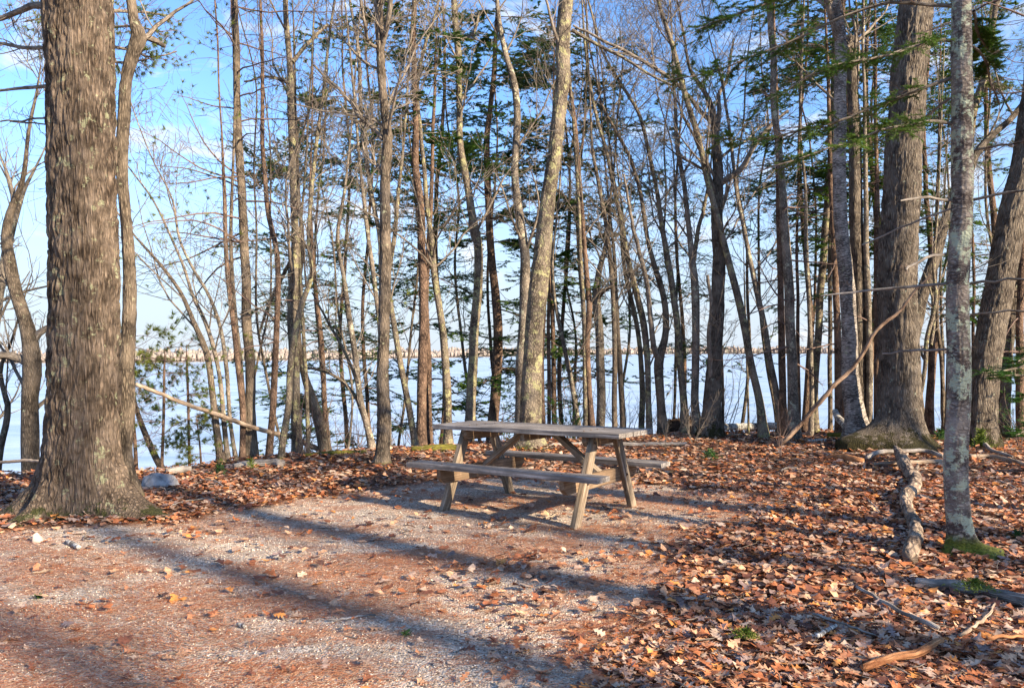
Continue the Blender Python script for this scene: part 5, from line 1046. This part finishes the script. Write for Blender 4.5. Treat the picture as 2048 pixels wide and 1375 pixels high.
# oak leaves
def leaf_template(st):
    x = np.linspace(0, 1, st)
    if st >= 9: w = np.array([.02, .10, .30, .10, .46, .13, .42, .12, .05])[:st] * .85
    elif st == 5: w = np.array([.03, .34, .22, .38, .04])
    else: w = np.array([.05, .40, .06])
    v = np.concatenate([np.stack([x, s * w, 0 * x], 1) if s else np.stack([x, 0 * x, 0 * x], 1) for s in (-1, 0, 1)])
    f = []
    for i in range(st - 1):
        for a in (0, st): f += [(a + i, a + i + 1, a + st + i + 1), (a + i, a + st + i + 1, a + st + i)]
    if st >= 9: v[[1 + 0, 3, 5, 7], 0] -= .02; v[[2, 4, 6], 0] += .03; v[[2*st+2, 2*st+4, 2*st+6], 0] += .03
    return v, np.array(f)
LPAL = np.array([[.54, .24, .12], [.48, .17, .07], [.66, .38, .22], [.32, .12, .06], [.20, .08, .05], [.62, .44, .31], [.42, .29, .22], [.30, .21, .18], [.68, .28, .08], [.12, .06, .045]])
LPW = np.array([.15, .12, .15, .11, .10, .11, .10, .08, .06, .08]); LPW /= LPW.sum()
def leaf_mesh(x, y, st, size, lift=.03):
    n = len(x); tv, tf = leaf_template(st); m = len(tv)
    V = np.repeat(tv[None], n, 0); V[:, :, 1] *= rng.uniform(.7, 1.1, (n, 1))
    cl = rng.normal(0, .28, n) + .08; cw = rng.normal(.10, .26, n); tw = rng.normal(0, .28, n)
    V[:, :, 2] = cl[:, None] * (V[:, :, 0] - .5) ** 2 * 1.6 + cw[:, None] * np.abs(V[:, :, 1]) + tw[:, None] * (V[:, :, 0] - .5) * V[:, :, 1] * 2
    V[:, :, 0] -= .5; V *= (size * rng.uniform(.45, 1.35, n))[:, None, None]
    a = rng.uniform(0, 2 * np.pi, n); tx = rng.normal(0, .17, n); ty = rng.normal(0, .17, n)
    # tilt then turn
    z = V[:, :, 2] + V[:, :, 0] * np.sin(ty)[:, None] + V[:, :, 1] * np.sin(tx)[:, None]
    xx = V[:, :, 0] * np.cos(ty)[:, None]; yy = V[:, :, 1] * np.cos(tx)[:, None]
    X_ = xx * np.cos(a)[:, None] - yy * np.sin(a)[:, None]; Y_ = xx * np.sin(a)[:, None] + yy * np.cos(a)[:, None]
    g = terrain(x, y)
    V = np.stack([X_ + x[:, None], Y_ + y[:, None], z - z.min(1, keepdims=True) * .7 + (g + rng.uniform(0, lift, n))[:, None]], -1)
    col = LPAL[rng.choice(len(LPAL), n, p=LPW)] * rng.uniform(.75, 1.2, (n, 1))
    col = np.repeat(np.c_[np.clip(col, 0, .8), np.ones(n)][:, None], m, 1)
    return V.reshape(-1, 3), (np.arange(n)[:, None, None] * m + tf[None]).reshape(-1, 3), col.reshape(-1, 4)
def scatter(n, y0, y1):
    y = rng.uniform(y0, y1, n) ; x = rng.uniform(-1, 1, n) * (y1 * .66 + .6); k = in_view(x, y); return x[k], y[k]
lv, lf, lc, nn = [], [], [], 0
for (n, y0, y1, st, sz) in ((11500, 2.9, 4.3, 9, .068), (50000, 4.3, 8.5, 5, .068), (62000, 8.5, 15.6, 3, .078)):
    x, y = scatter(n, y0, y1)
    sd = pad_sd(x, y) + .45 * (fbm(x * 2.4, y * 2.4, oct=3, seed=31) - .5)
    prob = sstep(.18, -.14, sd) + .0
    prob = np.maximum(prob, .028 + .16 * sstep(.48, .66, fbm(x * 1.7, y * 1.7, oct=3, seed=77)) * (x > -.6) + .05 * (sd < .5))
    prob *= np.where(y > crest(x) + 1.6, .25, 1)
    k = rng.random(len(x)) < prob; x, y = x[k], y[k]
    a, b, c = leaf_mesh(x, y, st, sz, .035 if st < 9 else .03); lv.append(a); lf.append(b + nn); lc.append(c); nn += len(a)
tag(mk('leaf_litter', np.concatenate(lv), np.concatenate(lf), M['leaf'], attrs={'col': ('FLOAT_COLOR', np.concatenate(lc))}, smooth=False), 'brown and orange fallen oak leaves carpeting the ground around the gravel', 'leaf litter', kind='stuff')
# the leaves nearest the camera, one by one, pieces of the ground
base_me = []
for i in range(24):
    a, b, c = leaf_mesh(np.array([0.]), np.array([0.]), 9, .078, 0.)
    a[:, 2] -= float(terrain(0, 0))
    o = mk('leaf', a, b, M['leaf'], attrs={'col': ('FLOAT_COLOR', c)}, smooth=False); base_me.append(o.data); bpy.data.objects.remove(o)
cnt = 0
while cnt < 300:
    x = rng.uniform(-2.6, 3.2); y = rng.uniform(3.15, 5.3)
    if abs(x) > y * .63: continue
    sd = float(pad_sd(x, y))
    if sd > .1 and rng.random() > .09: continue
    o = bpy.data.objects.new('leaf', base_me[cnt % 24]); C.objects.link(o); o.parent = ground
    o.location = (x, y, float(terrain(x, y)) + rng.uniform(.012, .035) * (1 if sd < .1 else .3)); o.rotation_euler = (rng.normal(0, .15), rng.normal(0, .15), rng.uniform(0, 6.28)); s_ = rng.uniform(.75, 1.25); o.scale = (s_, s_, s_); cnt += 1
# leaves drifted against the oak foot are part of the litter; gravel chips
oc = np.array([[1, 0, 0], [-1, 0, 0], [0, 1, 0], [0, -1, 0], [0, 0, 1], [0, 0, -1.]]); of = np.array([[0, 2, 4], [2, 1, 4], [1, 3, 4], [3, 0, 4], [2, 0, 5], [1, 2, 5], [3, 1, 5], [0, 3, 5]])
x, y = scatter(100000, 2.9, 9.6); k = (pad_sd(x, y) + .3 * (fbm(x * 2.2, y * 2.2, oct=3, seed=5) - .5) > rng.normal(0, .08, len(x))) & (rng.random(len(x)) < np.clip(1.25 - (y - 3) / 8, .25, 1)); x, y = x[k], y[k]; n = len(x)
sz = np.minimum(rng.gamma(4., .0009, n) + .0014, .0085); V = oc[None] * sz[:, None, None] * rng.uniform(.55, 1.25, (n, 6, 3)); V[:, :, 2] *= .7
V = V + np.stack([x, y, terrain(x, y) + sz * .25], -1)[:, None]
pp = np.array([[.66, .56, .45], [.58, .48, .37], [.44, .35, .27], [.28, .22, .17], [.62, .46, .33], [.74, .67, .57], [.14, .11, .085]]); col = pp[rng.choice(7, n, p=[.2, .2, .17, .13, .14, .07, .09])] * rng.uniform(.85, 1.15, (n, 1))
tag(mk('gravel', V.reshape(-1, 3), (np.arange(n)[:, None, None] * 6 + of[None]).reshape(-1, 3), M['pebble'], smooth=False, attrs={'col': ('FLOAT_COLOR', np.repeat(np.c_[col, np.ones(n)], 6, 0))}), 'pale crushed gravel chips of the picnic pad', 'gravel', kind='stuff')
# dry pine needles, matted in drifts
x, y = scatter(520000, 2.9, 9.4); 
dr = fbm(x * 1.0 + 3, y * 2.4, oct=5, seed=55)
k = rng.random(len(x)) < np.clip(sstep(.42, .54, dr) * .95 + .13, 0, 1) * np.where(pad_sd(x, y) > -.25, 1, .25) * np.where(x > -1.2, 1.25, .9) * np.clip(1.2 - (y - 3) / 7, .25, 1); x, y = x[k], y[k]; n = len(x)
th = rng.normal(.2, .6, n) + 1.2 * (vnoise(x * 3, y * 3, seed=8) - .5); ln = rng.uniform(.04, .11, n); D = np.stack([np.cos(th), np.sin(th), rng.normal(0, .12, n)], -1) * ln[:, None]
Wd = np.stack([-np.sin(th), np.cos(th), 0 * th], -1) * .0016
P0 = np.stack([x, y, terrain(x, y) + rng.uniform(.002, .014, n)], -1)
V = np.stack([P0 - Wd, P0 + Wd, P0 + D], 1)
pp = np.array([[.60, .20, .07], [.42, .13, .05], [.60, .27, .12], [.27, .09, .04], [.64, .40, .24]]); col = pp[rng.integers(0, 5, n)] * rng.uniform(.8, 1.2, (n, 1))
tag(mk('pine_needle_litter', V.reshape(-1, 3), np.arange(n * 3).reshape(-1, 3), M['needle'], smooth=False, attrs={'col': ('FLOAT_COLOR', np.repeat(np.c_[col, np.ones(n)], 3, 0))}), 'dry orange pine needles matted in drifts on the gravel', 'needle litter', kind='stuff')
print('TRIS', sum(sum(len(p.vertices) - 2 for p in []) or len(m.loops) - 2 * len(m.polygons) for m in bpy.data.meshes), 'objects', len(bpy.data.objects))

# broken bits of twig through the litter
x, y = scatter(9000, 2.9, 13.5); k = rng.random(len(x)) < np.where(pad_sd(x, y) > 0, .18, .8); x, y = x[k], y[k]; n = len(x)
g = terrain(x, y) + np.where(pad_sd(x, y) > 0, .006, .03); th = rng.uniform(0, 6.28, n); ln = rng.gamma(2., .05, n) + .03
P0 = np.stack([x, y, g], -1); D = np.stack([np.cos(th), np.sin(th), rng.normal(0, .08, n)], -1) * ln[:, None]
P = np.stack([P0, P0 + D * .5 + rng.normal(0, .006, (n, 3)), P0 + D], 1)
X_, Q_, B_ = tubes(P, np.repeat(rng.uniform(.0015, .004, n)[:, None], 3, 1) * np.array([1, .9, .5]), 3)
tag(mk('twig_litter', X_, Q_, M['twig']), 'thin broken twigs strewn through the fallen leaves', 'twig litter', kind='stuff')
